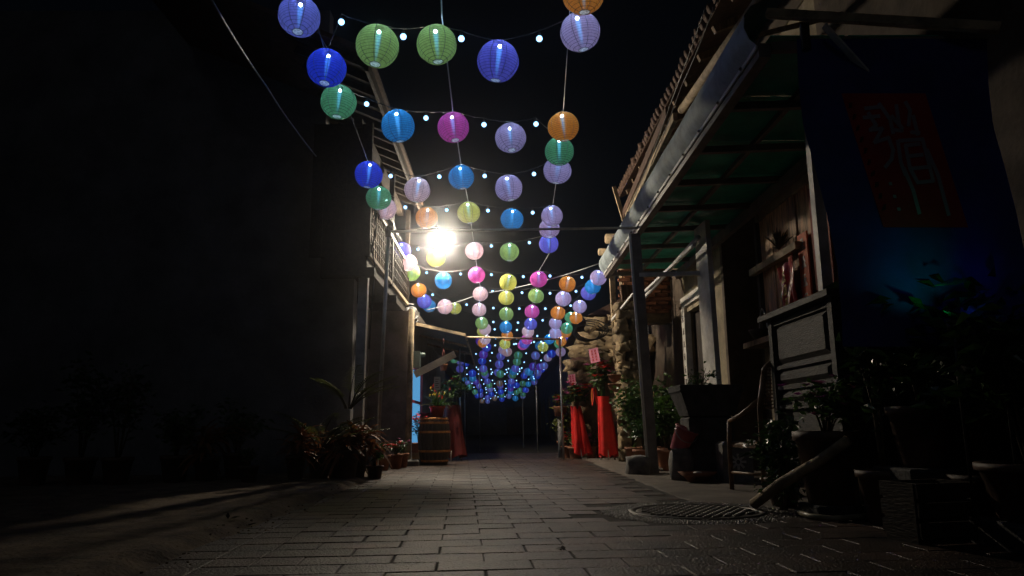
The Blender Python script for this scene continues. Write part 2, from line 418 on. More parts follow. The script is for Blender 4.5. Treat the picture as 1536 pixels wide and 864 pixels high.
# added glowing rod imitating the light streak on the cloth, fading downward
STREAKM = bpy.data.materials.new('streak_glow_rod'); STREAKM.use_nodes = True
_n = STREAKM.node_tree.nodes; _l = STREAKM.node_tree.links; _n.remove(_n['Principled BSDF'])
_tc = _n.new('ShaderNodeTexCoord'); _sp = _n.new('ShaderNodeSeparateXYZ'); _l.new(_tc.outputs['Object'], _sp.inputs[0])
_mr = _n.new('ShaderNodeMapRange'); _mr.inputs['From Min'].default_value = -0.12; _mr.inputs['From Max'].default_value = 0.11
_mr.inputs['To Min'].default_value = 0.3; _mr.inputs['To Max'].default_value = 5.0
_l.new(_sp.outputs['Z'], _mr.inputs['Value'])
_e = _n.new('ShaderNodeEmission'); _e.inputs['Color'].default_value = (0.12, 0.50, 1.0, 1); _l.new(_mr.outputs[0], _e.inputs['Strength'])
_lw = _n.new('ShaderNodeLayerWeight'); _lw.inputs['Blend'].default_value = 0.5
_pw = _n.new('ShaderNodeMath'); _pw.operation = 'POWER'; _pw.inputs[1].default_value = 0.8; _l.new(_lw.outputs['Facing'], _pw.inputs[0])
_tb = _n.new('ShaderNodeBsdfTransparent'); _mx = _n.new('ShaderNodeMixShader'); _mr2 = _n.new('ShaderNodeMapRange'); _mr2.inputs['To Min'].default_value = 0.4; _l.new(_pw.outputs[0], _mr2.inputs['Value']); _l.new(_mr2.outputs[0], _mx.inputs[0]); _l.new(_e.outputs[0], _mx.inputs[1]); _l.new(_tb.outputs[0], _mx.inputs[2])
_l.new(_mx.outputs[0], _n['Material Output'].inputs['Surface']); STREAKM.cycles.emission_sampling = 'NONE'
SEAMM = mat('seam_wire', (0.06, 0.06, 0.09), 0.5, 0.1, 5, 0)
DISCM = mat('lantern_base_disc', (0.8, 0.78, 0.78), 0.4, 0.35, 90, 0.2, trans=0.85)

LRAD = 0.15
def shell_mesh(nlat, nlon, ribs, seed=0):
    b = MB(); prof = []
    t0 = 0.26
    for i in range(nlat + 1):
        t = t0 + (PI - 2 * t0) * i / nlat
        r = LRAD * (1 + (0.008 if (ribs and i % 2) else 0.0))
        prof.append((r * math.sin(t), -r * math.cos(t) * 0.985))
    b.lathe(prof, n=nlon, close=False)
    b.v = [tuple(Vector(v) * (1 + .022 * noise.noise(Vector(v) * 11 + Vector((seed * 5, seed, 0))))) for v in b.v]; me = b.mesh('shell'); me.materials.append(SHELL); return me
def simple(name, b, m): me = b.mesh(name); me.materials.append(m); return me
ME_NEARS = [shell_mesh(32, 32, True, k) for k in range(5)]; ME_FAR = shell_mesh(12, 18, False)
b = MB()
for k in range(8):
    a = 2 * PI * k / 8 + 0.2
    b.tube([(LRAD * 1.006 * math.sin(t) * math.cos(a), LRAD * 1.006 * math.sin(t) * math.sin(a), -LRAD * 0.99 * math.cos(t)) for t in [0.27 + (PI - 0.54) * i / 14 for i in range(15)]], 0.0022, 4, False)
for zz in (-1, 1):
    rr = LRAD * math.sin(0.26); b.tube([(rr * math.cos(i * PI / 8), rr * math.sin(i * PI / 8), zz * LRAD * 0.95) for i in range(17)], 0.003, 5, False)
ME_SEAM = simple('seam_wires', b, SEAMM)
b = MB(); b.lathe([(LRAD * 0.245, -LRAD * 0.948), (LRAD * 0.2, -LRAD * 0.94), (0.0005, -LRAD * 0.93)], n=16, close=False); ME_DISC = simple('base_disc', b, DISCM)
b = MB(); b.lathe([(0.0005, 0.098), (0.011, 0.104), (0.013, 0.112), (0.009, 0.122), (0.0005, 0.126)], n=10, close=False); ME_LED = simple('led_bulb', b, LEDM)
b = MB(); b.lathe([(0.008, -0.125), (0.014, -0.04), (0.02, 0.05), (0.023, 0.097)], n=14, close=False); ME_STREAK = simple('streak_glow_rod', b, STREAKM)  # rod added so its glow stands in for the cloth streak
b = MB(); b.lathe([(0.012, 0.126), (0.014, 0.15), (0.006, 0.165), (0.0005, 0.166)], n=8, close=False); ME_CAP = simple('socket_cap', b, SEAMM)

PAL = {'blue': (30, 58, 240), 'lav': (125, 128, 232), 'lime': (165, 200, 105), 'green': (85, 170, 115), 'cyan': (28, 150, 228),
       'magenta': (228, 75, 185), 'lilac': (202, 175, 225), 'pink': (248, 205, 215), 'orange': (240, 140, 38), 'yellow': (226, 220, 95),
       'violet': (108, 102, 232), 'purple': (98, 40, 205), 'brown': (150, 110, 80)}
WORD = {'lav': 'lavender', 'lime': 'lime green', 'cyan': 'sky blue', 'violet': 'blue violet', 'lilac': 'pale lilac', 'pink': 'pale pink', 'blue': 'deep blue', 'brown': 'dull brown'}
wd = lambda c: WORD.get(c, c)
ROWS = [
 [('lav', 449, 25, 63), ('blue', 490, 102, 58), ('lime', 566, 69, 62), ('lime', 655, 67, 61), ('violet', 747, 92, 62), ('lilac', 870, 48, 60), ('orange', 875, -9, 64)],
 [('green', 508, 153, 52), ('cyan', 597, 189, 49), ('magenta', 680, 191, 47), ('lilac', 766, 207, 47), ('orange', 845, 190, 47), ('green', 839, 227, 44)],
 [('blue', 553, 262, 41), ('pink', 626, 285, 39), ('cyan', 692, 266, 39), ('lilac', 763, 282, 40), ('lilac', 836, 256, 41)],
 [('green', 568, 297, 37), ('orange', 640, 327, 33), ('yellow', 703, 319, 34), ('cyan', 768, 329, 34), ('lilac', 828, 324, 33)],
 [('pink', 578, 313, 34), ('violet', 603, 376, 27), ('yellow', 654, 387, 28), ('pink', 711.5, 376.4, 28), ('lime', 764, 378, 29), ('violet', 823, 366, 29), ('lilac', 824, 343, 31)],
 [('pink', 612, 393.7, 27), ('lime', 617, 409, 26), ('cyan', 665, 421, 25.7), ('magenta', 715, 412.6, 25.7), ('yellow', 762, 423.5, 26), ('magenta', 808, 419, 25.5), ('orange', 851, 426, 25.5), ('lilac', 897.5, 416.5, 25)],
 [('orange', 628, 435.4, 23.5), ('pink', 667.5, 460, 22.5), ('pink', 720.5, 441, 23.3), ('yellow', 759.4, 446.8, 23.5), ('lime', 804, 444, 23.5), ('lilac', 845, 448, 23.5), ('cyan', 889, 430, 23)],
 [('violet', 636.5, 452, 21.5), ('yellow', 682.4, 462.5, 19.5), ('pink', 718.6, 464.5, 21.5), ('lime', 759.4, 471.3, 21.5), ('magenta', 798, 467.5, 21.5), ('orange', 837, 469.5, 21.5), ('violet', 882.5, 439.5, 22.5)],
 [('cyan', 644, 459, 20), ('lime', 722.7, 484.8, 19.3), ('cyan', 758.7, 491, 19.2), ('violet', 796, 486, 19.5), ('lilac', 833, 485, 19.5), ('lilac', 869.5, 460, 21)],
]
FAR = """orange 864 477 19.6;green 856 476.5 18.8;pink 792 497.5 18.4;magenta 790.4 508.8 17;lilac 832.8 500 18.3;green 850 492.5 17.8;orange 849 498.5 16.6;violet 844.8 504.8 15.4
orange 841.9 512.2 15.6;green 838.5 515.5 15.2;cyan 824 509 16.3;violet 786.7 514.6 16;magenta 784 517.8 15.4;lilac 841 527.8 14.8;yellow 814.4 520.5 15.5;cyan 809.6 518.5 14.4
blue 827.3 530.6 13.2;lilac 821.7 536.5 12.8;lav 803.3 533.4 13.2;green 777.3 533 13.2;green 775.5 542.8 12.4;purple 799.5 550 12.4;lav 816 548.9 12.4;pink 727.5 493.5 18;yellow 724 497 17.4
pink 727.8 508.8 16.5;orange 724 514 15.2;purple 720.2 511.5 13.8;blue 730 520.6 14.4;purple 725.3 531.7 13.3;blue 723.3 541.7 12.4;orange 760.8 503.5 17.6;yellow 757.4 516 16.6;pink 760.5 527.8 15;lilac 754.6 524.7 14.2
violet 751.2 534.4 13.4;violet 748.9 546.6 12.8;violet 690 553.4 11.4;violet 725 553 12;green 726.5 558.6 11.2;violet 727.7 562.7 10.8;blue 708.6 559.9 11.8;cyan 709 567.5 11;violet 731 572 10
green 734 578 9.6;lav 735 584 9.2;blue 737 591.5 8.6;cyan 697 569 7.4;lav 702 574.4 8;green 704 580.5 9;green 712.5 588 8.2;purple 714 573 9;violet 718 579 8.6;blue 720.8 586 8.4;violet 721 592.7 8;violet 731 596 7.6
lav 731.5 602 7.2;brown 742 597.5 7.4;brown 723 601.5 7;blue 716 593.5 7.8;green 750.4 561 12.4;violet 746.5 558.6 11.4;brown 749.4 575.3 9.8;violet 750.4 579 9.3;blue 751.3 587.8 9;green 752.8 592.7 8.6;blue 752.8 598.8 8.4
violet 773 552.6 12.2;cyan 769.8 557.4 11.6;green 769 562.7 11;violet 767.8 563.5 10.6;violet 767 572 10;blue 765.8 578 9.6;blue 775 577.7 9.4;purple 766 583 8.9;cyan 765.8 588 8.6;lav 763.3 594 8.6;cyan 773 597.5 9
purple 810 550.5 12;blue 812.4 553.8 11.2;cyan 793.4 557.8 12.1;lav 791 557.4 11.6;blue 786 563.5 10.6;lav 806.7 559 11.5;blue 805.5 563.5 10.8;violet 801.6 573.2 9.3;cyan 800 566.7 10.2;green 784 575.4 9.3;cyan 792.5 576.2 8.9
green 780 585.4 8.6;green 775 588.6 8.2;blue 787.7 585 8.4;green 784.4 591.9 7.8;lav 784.4 594.7 7.4;lav 789.7 585.4 8;green 681 539 12.2;lav 690 541.5 12;blue 699 544 11.7"""
used = {}
RINFO = []
def lantern(c, x, y, d, label, group, near):
    depth = FPX * 2 * LRAD / d
    p = aD(x, y, depth)
    t = thing('paper_lantern', label, 'lantern', p, 0, group)
    t.rotation_euler = (rv(-.16, .16), rv(-.2, .2), rv(0, 6.28))
    s_ = rv(0.97, 1.03); t.scale = (s_, s_, s_ * rv(.94, 1.02))
    o = link('shell', random.choice(ME_NEARS) if near else ME_FAR, t)
    e = 0.085 if d > 30 else 0.15
    o.color = (*lin(*(k * .83 + 40 for k in PAL[c])), e * rv(0.8, 1.25))
    if near:
        link('seam_wires', ME_SEAM, t); link('base_disc', ME_DISC, t)
    link('streak_glow_rod', ME_STREAK, t)
    if d > 15: link('led_bulb', ME_LED, t)
    if near: link('socket_cap', ME_CAP, t)
    return p
for ri, row_ in enumerate(ROWS):
    pts = []
    for i, (c, x, y, d) in enumerate(row_):
        nb = [wd(row_[j][0]) for j in (i - 1, i + 1) if 0 <= j < len(row_)]
        pos = f'between the {nb[0]} and {nb[1]} ones' if len(nb) == 2 else f'at the end of its string beside the {nb[0]} one'
        lab = f'{wd(c)} lantern hung {pos}'
        if lab in used:
            near_ = ROWS[ri - 1] if ri else ROWS[ri + 1]
            j = min(range(len(near_)), key=lambda k: abs(near_[k][1] - x)); lab = f'{wd(c)} lantern {pos} near a {wd(near_[j][0])} one'.replace('the ', '').replace('at end of its string', 'at string end')
        used[lab] = 1
        p = lantern(c, x, y, d, lab, 'lanterns strung above the lane', True)
        pts.append((x, p))
    RINFO.append(pts)
for it in FAR.replace('\n', ';').split(';'):
    c, x, y, d = it.split(); x, y, d = float(x), float(y), float(d)
    z = 'middle' if d > 14.5 else 'distant'
    lab = f'small {wd(c)} lantern in the crowded {z} stretch of the strings'
    lantern(c, x, y, d, lab, f'{c} lanterns in the {z} stretch', False)

# bare LED bulbs hung between the lanterns
def dia(y):
    T = [(-20, 64), (92, 61), (190, 47.5), (270, 39.5), (325, 33.5), (376, 28), (420, 25.6), (445, 23.4), (470, 21.4), (490, 19.2), (516, 16), (533, 13.3), (547, 12.5), (563, 11), (575, 9.6), (590, 8.5), (605, 7.4)]
    for (a, p), (b_, q) in zip(T, T[1:]):
        if y <= b_: return p + (q - p) * (y - a) / (b_ - a)
    return 7.4
BR = 0.023
b = MB(); b.lathe([(BR * math.sin(PI * i / 8) + .0002, -BR * math.cos(PI * i / 8)) for i in range(9)], n=14, close=False); ME_BULB = simple('bare_bulb', b, BULBM)
b = MB(); b.lathe([(0.009, BR * .85), (0.011, BR + 0.022), (0.004, BR + .03)], n=8); ME_SOCK = simple('socket', b, CABLE)
BROWS = [[(512, 33), (605, 55), (692, 58), (809, 58)], [(550, 156), (639, 177), (726, 187), (804, 186)], [(586, 264), (659, 265), (727, 264), (801, 261)],
         [(608, 311), (670, 315), (732, 316), (799, 319)], [(627, 374), (737, 369), (794, 364)], [(640, 409), (691, 411), (737, 412), (785, 415), (825, 414), (873, 416)],
         [(649, 442), (739, 437), (783, 439), (825, 440), (864, 437)], [(700, 457), (740, 462), (779, 463), (818, 463), (856, 458.5)], [(740, 483), (777, 484), (814, 480.5)]]
BFAR = [(742, 494), (775.5, 495), (743.4, 507.5), (775, 508), (806, 504), (742.8, 518), (730.5, 520.5), (771, 516.3), (774, 515.7), (796.5, 514), (801, 513), (812, 512.5), (714, 531), (738, 529.3), (789.3, 530), (813.4, 528.5), (735.4, 541), (762.3, 541), (786.4, 543.3), (811.6, 540.6),
 (700, 552), (714.5, 551), (717.4, 554), (700.5, 561.5), (718, 561), (736.6, 554), (738.5, 558.5), (737, 561), (759.4, 554.6), (762.8, 553), (760.7, 558.5), (757.3, 561), (779.5, 553.4), (779.5, 557), (776.5, 561), (722.4, 570), (738.6, 570.6), (725.7, 576), (741.9, 575.4), (757.5, 571.8), (758.6, 575.7), (774.7, 570.8), (771.4, 581), (708, 575), (711, 581), (728.7, 581.7), (729, 584.4), (729.7, 588.9), (741.5, 583), (742.7, 585.5), (744.7, 589), (743, 593.7), (747, 595.3), (759, 582.8), (758, 586), (759.7, 592.8), (757.3, 595), (769.8, 591.5), (726, 598), (736, 597.8), (782.7, 552), (793, 569), (800, 565), (801, 568), (815.6, 554)]
def bulb(x, y, dd, label, group, near):
    p = aD(x, y, FPX * 0.3 / dd)
    t = thing('led_bulb', label, 'bulb', p, 0, group)
    link('globe', ME_BULB, t)
    if not near: t.scale = (0.95,) * 3
    if near: link('socket', ME_SOCK, t)
    return p
for ri, br in enumerate(BROWS):
    lr = ROWS[ri]; ds = sum(l[3] for l in lr[1:-1]) / (len(lr) - 2)
    for (x, y) in br:
        s_ = sorted(lr, key=lambda l: abs(l[1] - x))
        L_ = [l for l in s_ if l[1] < x]; R_ = [l for l in s_ if l[1] >= x]
        nb = [wd(k[0][0]) for k in (L_, R_) if k]
        pos = f'between a {nb[0]} and a {nb[-1]} lantern' if len(nb) == 2 else f'outside a {nb[0]} lantern'
        lab = f'bare glowing bulb {pos}'
        p = bulb(x, y, ds, lab, 'bare bulbs between the near lanterns' if False else 'bare bulbs on the lantern cords', True)
        RINFO[ri].append((x, p + Vector((0, 0, -0.10))))
for (x, y) in BFAR:
    bulb(x, y, dia(y), 'tiny bare bulb among the crowded distant lanterns', 'bare bulbs in the distant strings', False)

# cords: one slightly sagging twisted cable for each near row
for ri, pts in enumerate(RINFO):
    pts.sort(key=lambda k: k[0])
    main = [p for x, p in pts]
    lr = ROWS[ri]
    path = []
    for i, p in enumerate(main):
        q = p + Vector((0, 0, 0.165))
        if path:
            a = path[-1]; ln = (q - a).length
            for k in range(1, 6):
                t = k / 6; path.append(a.lerp(q, t) - Vector((0, 0, 0.03 * ln * 4 * t * (1 - t))))
        path.append(q)
    bb = MB(); bb.tube(path, 0.0035 + 0.0002 * ri, 5)
    bb.tube([q + Vector((0, 0.004 * math.sin(i * 2.1), 0.006 * math.cos(i * 2.1))) for i, q in enumerate(path)], 0.003, 4)
    tag(bb.build('light_cord', CABLE), f'thin black cord carrying the row of the {wd(lr[1][0])}, {wd(lr[2][0])} and {wd(lr[3][0])} lanterns', 'cord', 'lantern cords')

def wire(pts, r, m, label, sag=0.0, grp=None, name='support_wire', seg=8):
    path = []
    for a, c in zip(pts, pts[1:]):
        a = Vector(a); c = Vector(c); ln = (c - a).length
        for k in range(seg):
            t = k / seg; path.append(a.lerp(c, t) - Vector((0, 0, sag * ln * 4 * t * (1 - t))))
    path.append(Vector(pts[-1]))
    bb = MB(); bb.tube(path, r, 5)
    return tag(bb.build(name, m), label, 'wire', grp)
pd = lambda x, y, d, dz_=0.16: aD(x, y, FPX * 0.3 / d) + Vector((0, 0, dz_))
wire([pd(658, -60, 72), pd(663, 38, 61, .06), pd(679, 168, 47, .03), pd(691, 246, 39, .02), pd(702, 303, 34, .02), pd(710, 362, 28, .02), pd(715, 400, 25.7, .02), pd(720, 430, 23.3, .02), pd(719, 455, 21.5, .02), pd(723, 476, 19.3, .02)], 0.006, WIRE, 'pale support wire running along the lane over the pink lanterns', grp='support wires')
wire([pd(862, -60, 66), pd(851, 78, 57, 0), pd(845, 168, 47, 0), pd(834, 274, 40, 0), pd(829, 308, 33, 0), pd(824, 380, 29, 0), pd(808, 407, 25.5, 0), pd(804, 433, 23.5, 0), pd(798, 457, 21.5, 0)], 0.004, WIRE, 'pale support wire running along the lane over the lilac lanterns', grp='support wires')
wire([pd(470, 20, 63, 0), pd(487, 75, 58, 0), pd(510, 130, 52, 0), pd(551, 240, 41, 0), pd(600, 365, 27, 0), pd(625, 425, 23.5, 0)], 0.004, CABLE, 'dark support wire along the balcony side of the lane', grp='support wires')
wire([aY(640, 465, 14), aY(720, 441, 14.2), aY(900, 395, 12)], 0.008, WIRE, 'grey service cable crossing the lane from balcony to gutter end', 0.02)
wire([aY(315, -4, 4.4), aY(400, 130, 6.2), aY(440, 190, 7.4), aY(486, 247, 9.15)], 0.009, WIRE, 'twisted pale drop wire running up from the dark gable wall', 0.01, seg=6)

# ================================================================ LEFT SIDE
lh = thing('balcony_house', 'dark two storey house with lattice balcony and timber eave over the lane', 'house', (-4, 10, 0))
def P(b, name, m, par, kind=None):
    """build a mesh given in world coordinates under a thing"""
    o = b.build(name, m, par, kind=kind); T = par.matrix_basis if par.parent is None else par.parent.matrix_basis @ par.matrix_basis
    o.matrix_parent_inverse = T.inverted(); return o
b = MB(); b.box((-10, 9.2, -0.05), (-1.86, 9.4, 2.44)); b.box((-10, 9.2, 2.44), (-2.3, 9.4, 6.2)); P(b, 'gable_wall', PLAST, lh)
b = MB(); b.box((-2.3, 9.4, -0.05), (-2.1, 11.7, 2.46)); P(b, 'street_wall', PLAST2, lh)
b = MB(); b.box((-2.3, 9.2, 2.46), (-2.1, 11.7, 4.35)); P(b, 'timber_wall', DWOOD, lh)
b = MB(); b.box((-2.3, 11.7, -0.05), (-1.42, 11.9, 2.42)); P(b, 'return_wall', PLAST2, lh)
b = MB(); b.box((-2.3, 11.7, 2.6), (-2.1, 16, 4.35)); P(b, 'upper_wall', DWOOD, lh)
b = MB(); b.bar((-1.70, 8.85, -0.02), (-1.67, 8.85, 2.45), 0.11, 0.11); P(b, 'corner_post', WHITE, lh)
b = MB(); b.tube([(-1.44, 11.55, 0), (-1.41, 11.55, 2.42)], 0.045, 10); P(b, 'porch_post', LOG, lh)
b = MB(); b.box((-1.62, 11.35, -0.01), (-1.25, 11.75, 0.09), 0.02); P(b, 'post_footing', GREYST, lh)
b = MB(); b.box((-2.1, 8.62, 2.46), (-1.6, 12.4, 2.6)); P(b, 'balcony_floor', DWOOD, lh)
b = MB(); b.bar((-1.59, 8.6, 2.64), (-1.59, 12.42, 2.64), 0.045, 0.05); P(b, 'bottom_rail', LOG, lh)
b = MB(); b.bar((-1.59, 8.6, 3.32), (-1.59, 12.42, 3.32), 0.05, 0.045); P(b, 'top_rail', WHITE, lh)
b = MB()
y = 8.7
while y < 12.38:
    b.bar((-1.59, y, 2.665), (-1.59, y, 3.30), 0.016, 0.016)
    y += 0.15
for z in (2.8, 2.93, 3.06, 3.19): b.bar((-1.59, 8.62, z), (-1.59, 12.4, z), 0.013, 0.013)
y = 8.7
while y < 12.2:
    for z in (2.865, 3.125):
        b.bar((-1.59, y + 0.01, z - .05), (-1.59, y + 0.14, z + .055), 0.01, 0.01)
    y += 0.15
P(b, 'lattice', DWOOD, lh, 'stuff')
for y in (8.62, 10.5, 12.38):
    b = MB(); b.bar((-1.6, y, 2.6), (-1.6, y, 4.3), 0.07, 0.07); P(b, 'balcony_post', DWOOD, lh)
    b = MB(); b.bar((-2.1, y, 2.40), (-1.5, y, 2.40), 0.1, 0.11); P(b, 'joist', DWOOD, lh)
for k in range(5): b = MB(); b.box((-2.30 + k * .14, 8.64 + .004 * (k % 2), 2.6), (-2.155 + k * .14, 8.67, 4.3)); P(b, 'added_screen_board', DWOOD, lh)  # boards added to hide the strongly lit wall behind them
# eave: fascia, rafters, boards over them
b = MB(); b.bar((-1.40, 7.25, 4.36), (-1.40, 12.5, 4.36), 0.035, 0.13); P(b, 'fascia_board', DWOOD, lh)
b = MB(); b.add([(-1.36, 7.2, 4.46), (-1.36, 12.6, 4.46), (-4.2, 12.6, 5.7), (-4.2, 7.2, 5.7), (-1.36, 7.2, 4.52), (-1.36, 12.6, 4.52), (-4.2, 12.6, 5.76), (-4.2, 7.2, 5.76)],
                [(0, 1, 2, 3), (7, 6, 5, 4), (0, 4, 5, 1), (1, 5, 6, 2), (2, 6, 7, 3), (3, 7, 4, 0)]); rf = P(b, 'roof', TILE, lh)
y = 7.35
while y < 12.4:
    b = MB(); b.bar((-1.43, y, 4.42), (-2.3, y, 4.80), 0.06, 0.09); P(b, 'rafter', DWOOD, lh); y += 0.36
b = MB(); b.bar((-1.75, 8.6, 4.3), (-1.75, 12.5, 4.3), 0.1, 0.12); P(b, 'wall_plate', DWOOD, lh)
b = MB(); b.tube([(-1.55, 8.7, 3.4), (-1.52, 8.75, 3.0), (-1.56, 8.7, 2.7), (-1.52, 8.72, 2.5), (-1.58, 8.8, 1.5)], 0.01, 5); P(b, 'loose_cable', CABLE, lh)
b = MB()
for k in range(10):
    a = rv(0, 6); c = Vector((-1.5 + rv(-.1, .06), 12.2 + rv(-.1, .3), 2.48 + rv(-.12, .12)))
    b.tube([c + Vector((0.1 * math.cos(a + i), 0.06 * math.sin(a * 2 + i), 0.1 * math.sin(a + i))) for i in (0, .8, 1.6, 2.4, 3.2, 4)], 0.007, 4)
P(b, 'cable_tangle', WIRE, lh)

# pole with the cross bar over the lane
fr = thing('steel_pole_arch', 'slim steel pole with a long bar crossing the lane to the awning', 'pole', (-1.5, 9.05, 0))
b = MB(); b.tube([(-1.5, 9.05, -0.02), (-1.44, 8.95, 1.5), (-1.385, 8.86, 2.98)], 0.024, 10); P(b, 'upright', STEEL, fr)
b = MB(); b.tube([(-1.385, 8.86, 2.97), (1.72, 8.86, 3.0)], 0.016, 8); P(b, 'cross_bar', STEEL, fr)
b = MB(); b.tube([(-1.39, 8.86, 2.9), (-1.38, 8.86, 3.04)], 0.034, 10); P(b, 'clamp', DARKM, fr)

# ---- potted plants
def pot(par, r, h, m, soil=True):
    b = MB(); b.lathe([(r * .68, 0), (r * .72, 0.01), (r * .97, h * .86), (r * 1.06, h * .87), (r * 1.06, h), (r * .92, h), (r * .9, h * .9)], n=18, close=False)
    b.lathe([(0.0005, 0), (r * .68, 0)], n=18, close=False); b.build('pot', m, par)
    b = MB(); b.lathe([(r * .91, h * .9), (0.0005, h * .93)], n=14, close=False); b.build('soil', SOIL, par)
def cordyline(par, h, n, spread, m=LEAFR, ll=0.34):
    b = MB(); s = MB()
    for k in range(n):
        a = rv(0, 2 * PI); top = Vector((spread * rv(.2, 1) * math.cos(a), spread * rv(.2, 1) * math.sin(a), h + rv(.15, .55) * ll * 1.6))
        s.tube([(0.02 * math.cos(a), 0.02 * math.sin(a), h * .85), top * .6 + Vector((0, 0, h * .4)), top], [0.012, 0.01, 0.006], 5)
        for j in range(16):
            t = rv(0, 2 * PI); el = rv(-.1, 1.2); b.strap(top - Vector((0, 0, rv(0, .14))), (math.cos(t) * math.cos(el), math.sin(t) * math.cos(el), math.sin(el)), ll * rv(.6, 1.2), 0.045 * rv(.7, 1.2), rv(.3, .9), 4)
    s.build('stem', STEM, par); b.build('leaves', m, par)
def palm(par, h, n, fl, dirs=None):
    s = MB(); b = MB()
    for k in range(n):
        a = dirs[k] if dirs else rv(0, 2 * PI); el = rv(.7, 1.3); L = fl * rv(.75, 1.1); pts = []
        d = Vector((math.cos(a) * math.cos(el), math.sin(a) * math.cos(el), math.sin(el)))
        for i in range(13):
            t = i / 12; pts.append(Vector((0.03 * math.cos(a), 0.03 * math.sin(a), h)) + d * L * t + Vector((math.cos(a), math.sin(a), -0.7)) * (0.42 * L * t * t))
        s.tube(pts, [0.009 * (1 - .8 * i / 12) for i in range(13)], 5)
        side = d.cross(Vector((0, 0, 1))).normalized()
        for i in range(4, 13):
            for h2 in (0, .5):
                if i == 12 and h2: continue
                q = pts[i].lerp(pts[min(12, i + 1)], h2); tn = (pts[min(12, i + 1)] - pts[i - 1]).normalized(); ln = L * 0.3 * math.sin(PI * (0.25 + 0.65 * i / 12))
                for sg in (-1, 1): b.strap(q, side * sg + tn * .9 + Vector((0, 0, .35)), ln * rv(.8, 1.1), 0.018, .45, 3)
    s.build('frond_stalks', STEM, par); b.build('fronds', PALM, par)
def shrub(par, h0, h, r, n, m=LEAF, ls=0.07, flowers=None, nf=0, fs=0.03, stems=7, openn=1.0):
    s = MB(); b = MB(); fl = MB()
    tips = []
    for k in range(stems):
        a = rv(0, 2 * PI); rr = r * rv(.25, 1) * .8; top = Vector((rr * math.cos(a), rr * math.sin(a), h0 + h * rv(.45, 1)))
        mid = Vector((rr * .35 * math.cos(a + .4), rr * .35 * math.sin(a + .4), h0 + (top.z - h0) * .55))
        s.tube([(0.01 * math.cos(a), 0.01 * math.sin(a), h0 - .03), mid, top], [0.009, 0.006, 0.003], 5); tips.append((mid, top))
    for i in range(n):
        mid, top = random.choice(tips); t = random.random() ** .7
        c = mid.lerp(top, t) + Vector((random.gauss(0, r * .22), random.gauss(0, r * .22), random.gauss(0, h * .08)))
        if c.z < h0: c.z = h0 + rv(0, .1)
        a = rv(0, 2 * PI); b.leaf(c, (math.cos(a), math.sin(a), rv(-.6, .7)), ls * rv(.6, 1.3), ls * rv(.35, .55), bend=rv(0, .2))
    s.build('stems', STEM, par); b.build('leaves', m, par)
    for fm, cnt in (flowers or []):
        f_ = MB()
        for i in range(cnt):
            mid, top = random.choice(tips); c = top + Vector((random.gauss(0, r * .35), random.gauss(0, r * .35), random.gauss(0, h * .1)))
            for q in range(6):
                a = 2 * PI * q / 6 + rv(-.2, .2); f_.leaf(c, (math.cos(a), math.sin(a), rv(.1, .6)), fs * rv(.8, 1.2), fs * .7, (0, 0, 1))
        f_.build('blossoms', fm, par)
def gz(x, y): return dz(x, y) if x < -1.4 and y < 9.6 else (cz(x, y) if x > 1.2 and y > 4.72 else 0.0)
def plant(label, x, y, z=None, group='potted plants beside the house wall', rz=0, name='potted_plant'):
    z = gz(x, y) - 0.004 if z is None else z
    return thing(name, label, 'plant', (x, y, z), rv(0, 6), group)

LP = [(-1.62, 8.52), (-1.82, 8.36), (-1.98, 8.22), (-2.2, 8.08), (-2.9, 8.3), (-3.15, 8.1), (-3.42, 7.95), (-3.95, 7.8), (-4.3, 7.75), (-4.75, 7.72), (-2.62, 7.85), (-1.46, 8.7)]
KINDS = ['rust red cordyline in a brown pot next to the corner post', 'red leaved cordyline in a brown pot between a cordyline and a palm', 'arching green palm in a brown pot by the gable wall',
         'red leaved cordyline in a dark pot behind a stubby pot', 'bushy green shrub in a dark pot in the unlit row', 'broad red leaved plant in a dark pot in the unlit row',
         'low green shrub in a dark pot in the unlit row', 'tall leggy shrub in a wide dark pot in the unlit yard', 'second leggy shrub in a wide dark pot of the unlit yard',
         'low bush in a dark pot at the outer end of the unlit row', 'small green plant in a stubby pot standing before the row', 'small red flowering plant in a low pot beside the steel pole']
for i, (x, y) in enumerate(LP):
    t = plant(KINDS[i], x, y)
    if i in (0, 1, 3, 5):
        pot(t, 0.105 if i < 4 else .14, 0.25, DPOT); cordyline(t, 0.25, 6, 0.17, LEAFR)
    elif i == 2:
        t.rotation_euler.z = 0
        pot(t, 0.13, 0.27, DPOT); palm(t, 0.3, 11, 0.6, [0.1, -.5, .6, 1.3, 2.2, 3.0, 3.9, 4.7, 5.4, -.2, -1.0])
    elif i == 10: pot(t, .1, .17, DPOT); shrub(t, .16, .22, .12, 120, LEAFD, .05)
    elif i == 11: pot(t, .1, .15, DPOT); shrub(t, .14, .22, .12, 130, LEAF, .05, [(FRED, 8)], fs=.035)
    else:
        pot(t, .15, .28, DPOT); shrub(t, .27, .5 if i not in (7, 8) else .95, .3, 420, LEAFD, .085, stems=10)
t = plant('tall dark areca palm rising behind the red cordylines', -1.70, 8.28); t.rotation_euler.z = 0
pot(t, 0.14, 0.3, DPOT); palm(t, 0.75, 9, 0.62, [0.05, -.35, .4, 2.8, 3.4, -1.2, 1.2, 4.4, -.7])
